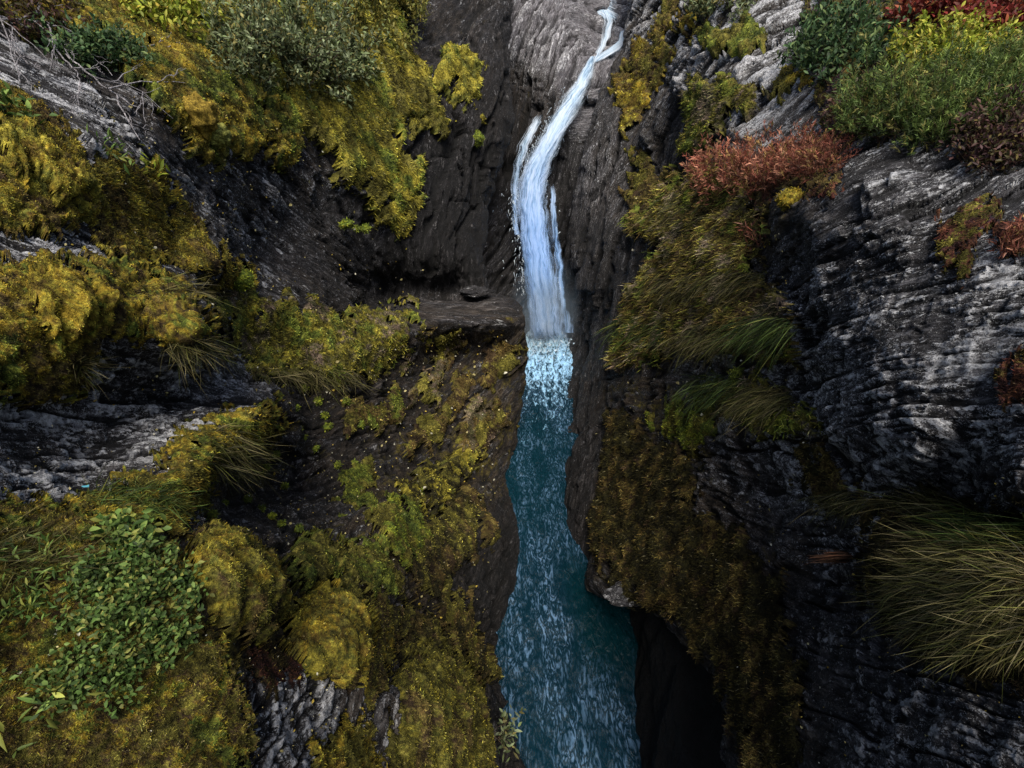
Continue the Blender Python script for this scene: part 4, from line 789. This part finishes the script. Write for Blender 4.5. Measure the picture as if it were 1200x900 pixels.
# blobs: moss balls, lobes and boulders
def ball(name, label, L, u, v, r, sq, mat, colf, rough=.18, frond=0, cat='moss', group=None, sink=.25, blocky=0, rx=1.0, attrs=None, dt=0.0):
    n1, n2 = 40, 26; th, ph = np.meshgrid(np.linspace(0, 2 * np.pi, n1, endpoint=False), np.linspace(0, np.pi, n2)); D = np.stack([np.cos(th) * np.sin(ph), np.sin(th) * np.sin(ph), np.cos(ph)], -1).reshape(-1, 3)
    p, n, t = surf(L, np.array([u]), np.array([v])); p = p[0]; n = n[0]; px = t[0] / F; R = r * px
    sc_ = 1 + rough * fbm(D * 1.7 + u, 4, .55) * 2
    if blocky: sc_ *= 1 + blocky * (hsh(np.floor(D[:, 0] * 2.2 + u), np.floor(D[:, 1] * 2.2), np.floor(D[:, 2] * 4)) - .5)
    V = D * sc_[:, None] * R * np.array([rx, 1, sq]); off = n * R * (sq * (1 - 2 * sink)) * .5 - (p - CAM) / t[0] * dt; c0 = p + off
    idx = np.arange(n1 * n2).reshape(n2, n1); nx = np.roll(idx, -1, 1); f = np.stack([idx[:-1], idx[1:], nx[1:], nx[:-1]], -1).reshape(-1, 4)
    B = Bag(); cc = colf(V + c0) * .65; B.add((V, cc, f, np.zeros((0, 3), int)))
    if frond:
        m = RNG.integers(0, len(V), frond); b = V[m] + RNG.normal(size=(frond, 3)) * R * .05
        B.add(blades(b, unit(D[m] + RNG.normal(size=(frond, 3)) * .6), 3.2 * px * RNG.uniform(.4, 1.2, frond), 1.2 * px * RNG.uniform(.6, 1.2, frond), colf(V[m] + c0) * RNG.uniform(.5, 1.8, frond)[:, None]))
    if attrs is not None:
        o = mesh_obj(name, V, f, mat, None, False, attrs={k: np.full(len(V), x) for k, x in attrs.items()})
    else: o = B.obj(name, mat, sm=True)
    o.location = c0; tag(o, label, cat, group); return o
pc = lambda names, fr: (lambda q: pal_color(names, q, fr))
ball('moss_cushion', 'lime green moss ball at the lower end of the brown moss band', LL, 277, 326, 15, .8, MOSS, pc(['lime'], 5), .12, 900)
ball('moss_cushion', 'small green moss ball on the dark cliff below the yellow ridge', LL, 558, 163, 7, 1, MOSS, pc(['lime', 'green'], 2), .15, 300)
ball('moss_cushion', 'round yellow-green moss knob at the top of the cliff ridge', LL, 527, 66, 10, 1, MOSS, pc(['yellow', 'green'], 2), .15, 500)
ball('moss_cushion', 'ochre moss dome on the lip of the slate rock', LR, 929, 235, 14, .75, MOSS, pc(['gold'], 3), .12, 900)
ball('moss_lobe', 'upper pale orange lobe standing at the moss edge on the slope', LL, 229, 136, 16, 1.15, MOSS, lambda q: np.tile(np.array([[.46, .32, .05]]), (len(q), 1)), .35, 0, cat='fungus', dt=.35)
ball('moss_lobe', 'lower pale yellow dark-veined lobe beside the orange one', LL, 250, 158, 15, .8, MOSS, lambda q: np.tile(np.array([[.44, .44, .10]]), (len(q), 1)) * np.where(np.abs(fbm(q * 6, 2)) < .035, .2, 1)[:, None], .3, 0, cat='fungus', dt=.35)
SM = [(348, 503), (354, 512), (368, 525), (381, 487), (384, 500), (306, 597), (330, 614), (318, 606), (346, 478), (372, 470), (312, 548), (333, 570), (290, 585), (248, 604), (262, 590), (395, 545), (350, 620), (420, 497), (355, 455), (322, 532), (407, 262), (418, 268), (428, 268), (402, 264), (405, 470)]
for i, (u, v) in enumerate(SM):
    ball('moss_tuft', 'tiny lime green moss tuft clinging to the bare dark rock', LL, u, v, 3.2 + 2.6 * random.random(), .7, MOSS, pc(['lime', 'green'], 3), .3, 130, group='tiny lime moss tufts on the dark rock', dt=.12)
RKD = rock_material('boulder_rock', 20)
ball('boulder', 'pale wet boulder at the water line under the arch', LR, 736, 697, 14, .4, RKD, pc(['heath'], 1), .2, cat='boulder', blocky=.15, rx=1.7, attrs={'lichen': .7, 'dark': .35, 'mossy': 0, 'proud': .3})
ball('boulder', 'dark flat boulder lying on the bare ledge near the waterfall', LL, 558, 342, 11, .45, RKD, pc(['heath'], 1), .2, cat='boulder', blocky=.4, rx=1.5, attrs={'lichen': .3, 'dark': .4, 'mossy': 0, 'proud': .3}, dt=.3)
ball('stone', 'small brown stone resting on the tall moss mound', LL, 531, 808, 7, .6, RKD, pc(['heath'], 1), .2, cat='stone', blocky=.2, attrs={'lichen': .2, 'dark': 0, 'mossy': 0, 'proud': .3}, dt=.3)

# a scrap of blue litter
p, n, t = surf(LL, np.array([92.0]), np.array([588.0])); k = t[0] / F
me = np.array([[-6, 0, 0], [-2, -1, 3], [3, 0, 2.5], [7, 1, 3.5], [5, 0, -1], [0, 1.5, -2.2], [0, -2, 1]]) * k * .8
o = mesh_obj('litter_scrap', me, np.array([[0, 5, 6], [0, 6, 1], [1, 6, 2], [2, 6, 4], [2, 4, 3], [4, 6, 5]]), leaf_material('blue_plastic', .3, 0, False), None, False, col=np.array([[.12, .45, .6]]))
o.location = p[0] + n[0] * .12 - (p[0] - CAM) / t[0] * .15; tag(o, 'tiny crumpled light blue scrap in the grass by the grey rock', 'litter')

# small fallen leaves, pale ones doubling as painted wet glints, over moss and rock
for L, boxes, nm in ((LL, [(0, 100, 320, 340, 260), (0, 300, 500, 640, 420), (0, 620, 320, 900, 330), (320, 560, 570, 900, 520), (380, 380, 600, 600, 220), (200, 0, 500, 280, 200)], 'left'), (LR, [(740, 230, 930, 520, 260), (700, 480, 960, 900, 150), (950, 560, 1200, 900, 120)], 'right')):
    B = Bag()
    for (a0, b0, a1, b1, n_) in boxes:
        u = RNG.uniform(a0, a1, n_); v = RNG.uniform(b0, b1, n_); SL_ = np.array(SIL_L if L is LL else SIL_R, float); su_ = np.interp(v, SL_[:, 1], SL_[:, 0]); ok = (u < su_ - 22) if L is LL else (u > su_ + 22); u, v = u[ok], v[ok]
        p, nn, t = surf(L, u, v); px = t / F; m = len(u); c = np.array([[.55, .48, .22], [.6, .58, .45], [.5, .36, .06], [.35, .3, .12]])[RNG.integers(0, 4, m)] * RNG.uniform(.6, 1.2, m)[:, None]
        sz = px * RNG.choice([1.8, 2.6, 3.6, 5.0], m, p=[.4, .35, .2, .05])
        B.add(leaves(p + nn * (px * RNG.uniform(4, 9, m))[:, None] + np.array([0, 0, .02]), RNG.normal(size=(m, 3)), unit(nn + .5 * RNG.normal(size=(m, 3))), sz, sz * .7, c))
    o = B.obj('leaves_and_glints', LEAF); o['kind'] = 'stuff'
# ------------------------------------------------------------------ moss, turf
for L, MO in ((LL, MO_L), (LR, MO_R)):
    for k, m in enumerate(MO): moss_mat(L, k, m)

# ------------------------------------------------------------------ SKY, SUN, CAMERA
w = bpy.data.worlds.new('World'); SC.world = w; w.use_nodes = True; nt = w.node_tree
bg = nt.nodes['Background']; sk = nt.nodes.new('ShaderNodeTexSky'); sk.sky_type = 'NISHITA'; sk.sun_disc = False
EL, AZ = math.radians(64), math.radians(170)      # sun high, behind the camera
sk.sun_elevation = EL; sk.sun_rotation = AZ; sk.altitude = 300; sk.air_density = 1.0; sk.dust_density = 4.0; sk.ozone_density = 1.0
nt.links.new(sk.outputs[0], bg.inputs[0]); bg.inputs[1].default_value = 0.15
sd = bpy.data.lights.new('sun', 'SUN'); sd.energy = 5.0; sd.angle = math.radians(30); sd.color = (1.0, 0.93, 0.82)
so = bpy.data.objects.new('sun', sd); COL.objects.link(so)
dirv = Vector((math.sin(AZ) * math.cos(EL), math.cos(AZ) * math.cos(EL), math.sin(EL)))
so.rotation_euler = (-dirv).to_track_quat('-Z', 'Y').to_euler(); so.location = (5, 10, 60)
cd = bpy.data.cameras.new('camera'); cd.sensor_width = 36; cd.lens = F / 1200 * 36; cd.clip_start = 0.05; cd.clip_end = 1000
co = bpy.data.objects.new('camera', cd); COL.objects.link(co); co.location = CAM; co.rotation_euler = (math.radians(90) - PITCH, 0, 0); SC.camera = co
SC.view_settings.view_transform = 'Standard'; SC.view_settings.look = 'None'; SC.view_settings.exposure = 0
SC.cycles.max_bounces = 5; SC.cycles.diffuse_bounces = 3; SC.cycles.transparent_max_bounces = 12; SC.cycles.use_denoising = True; SC.cycles.denoising_prefilter = 'NONE'
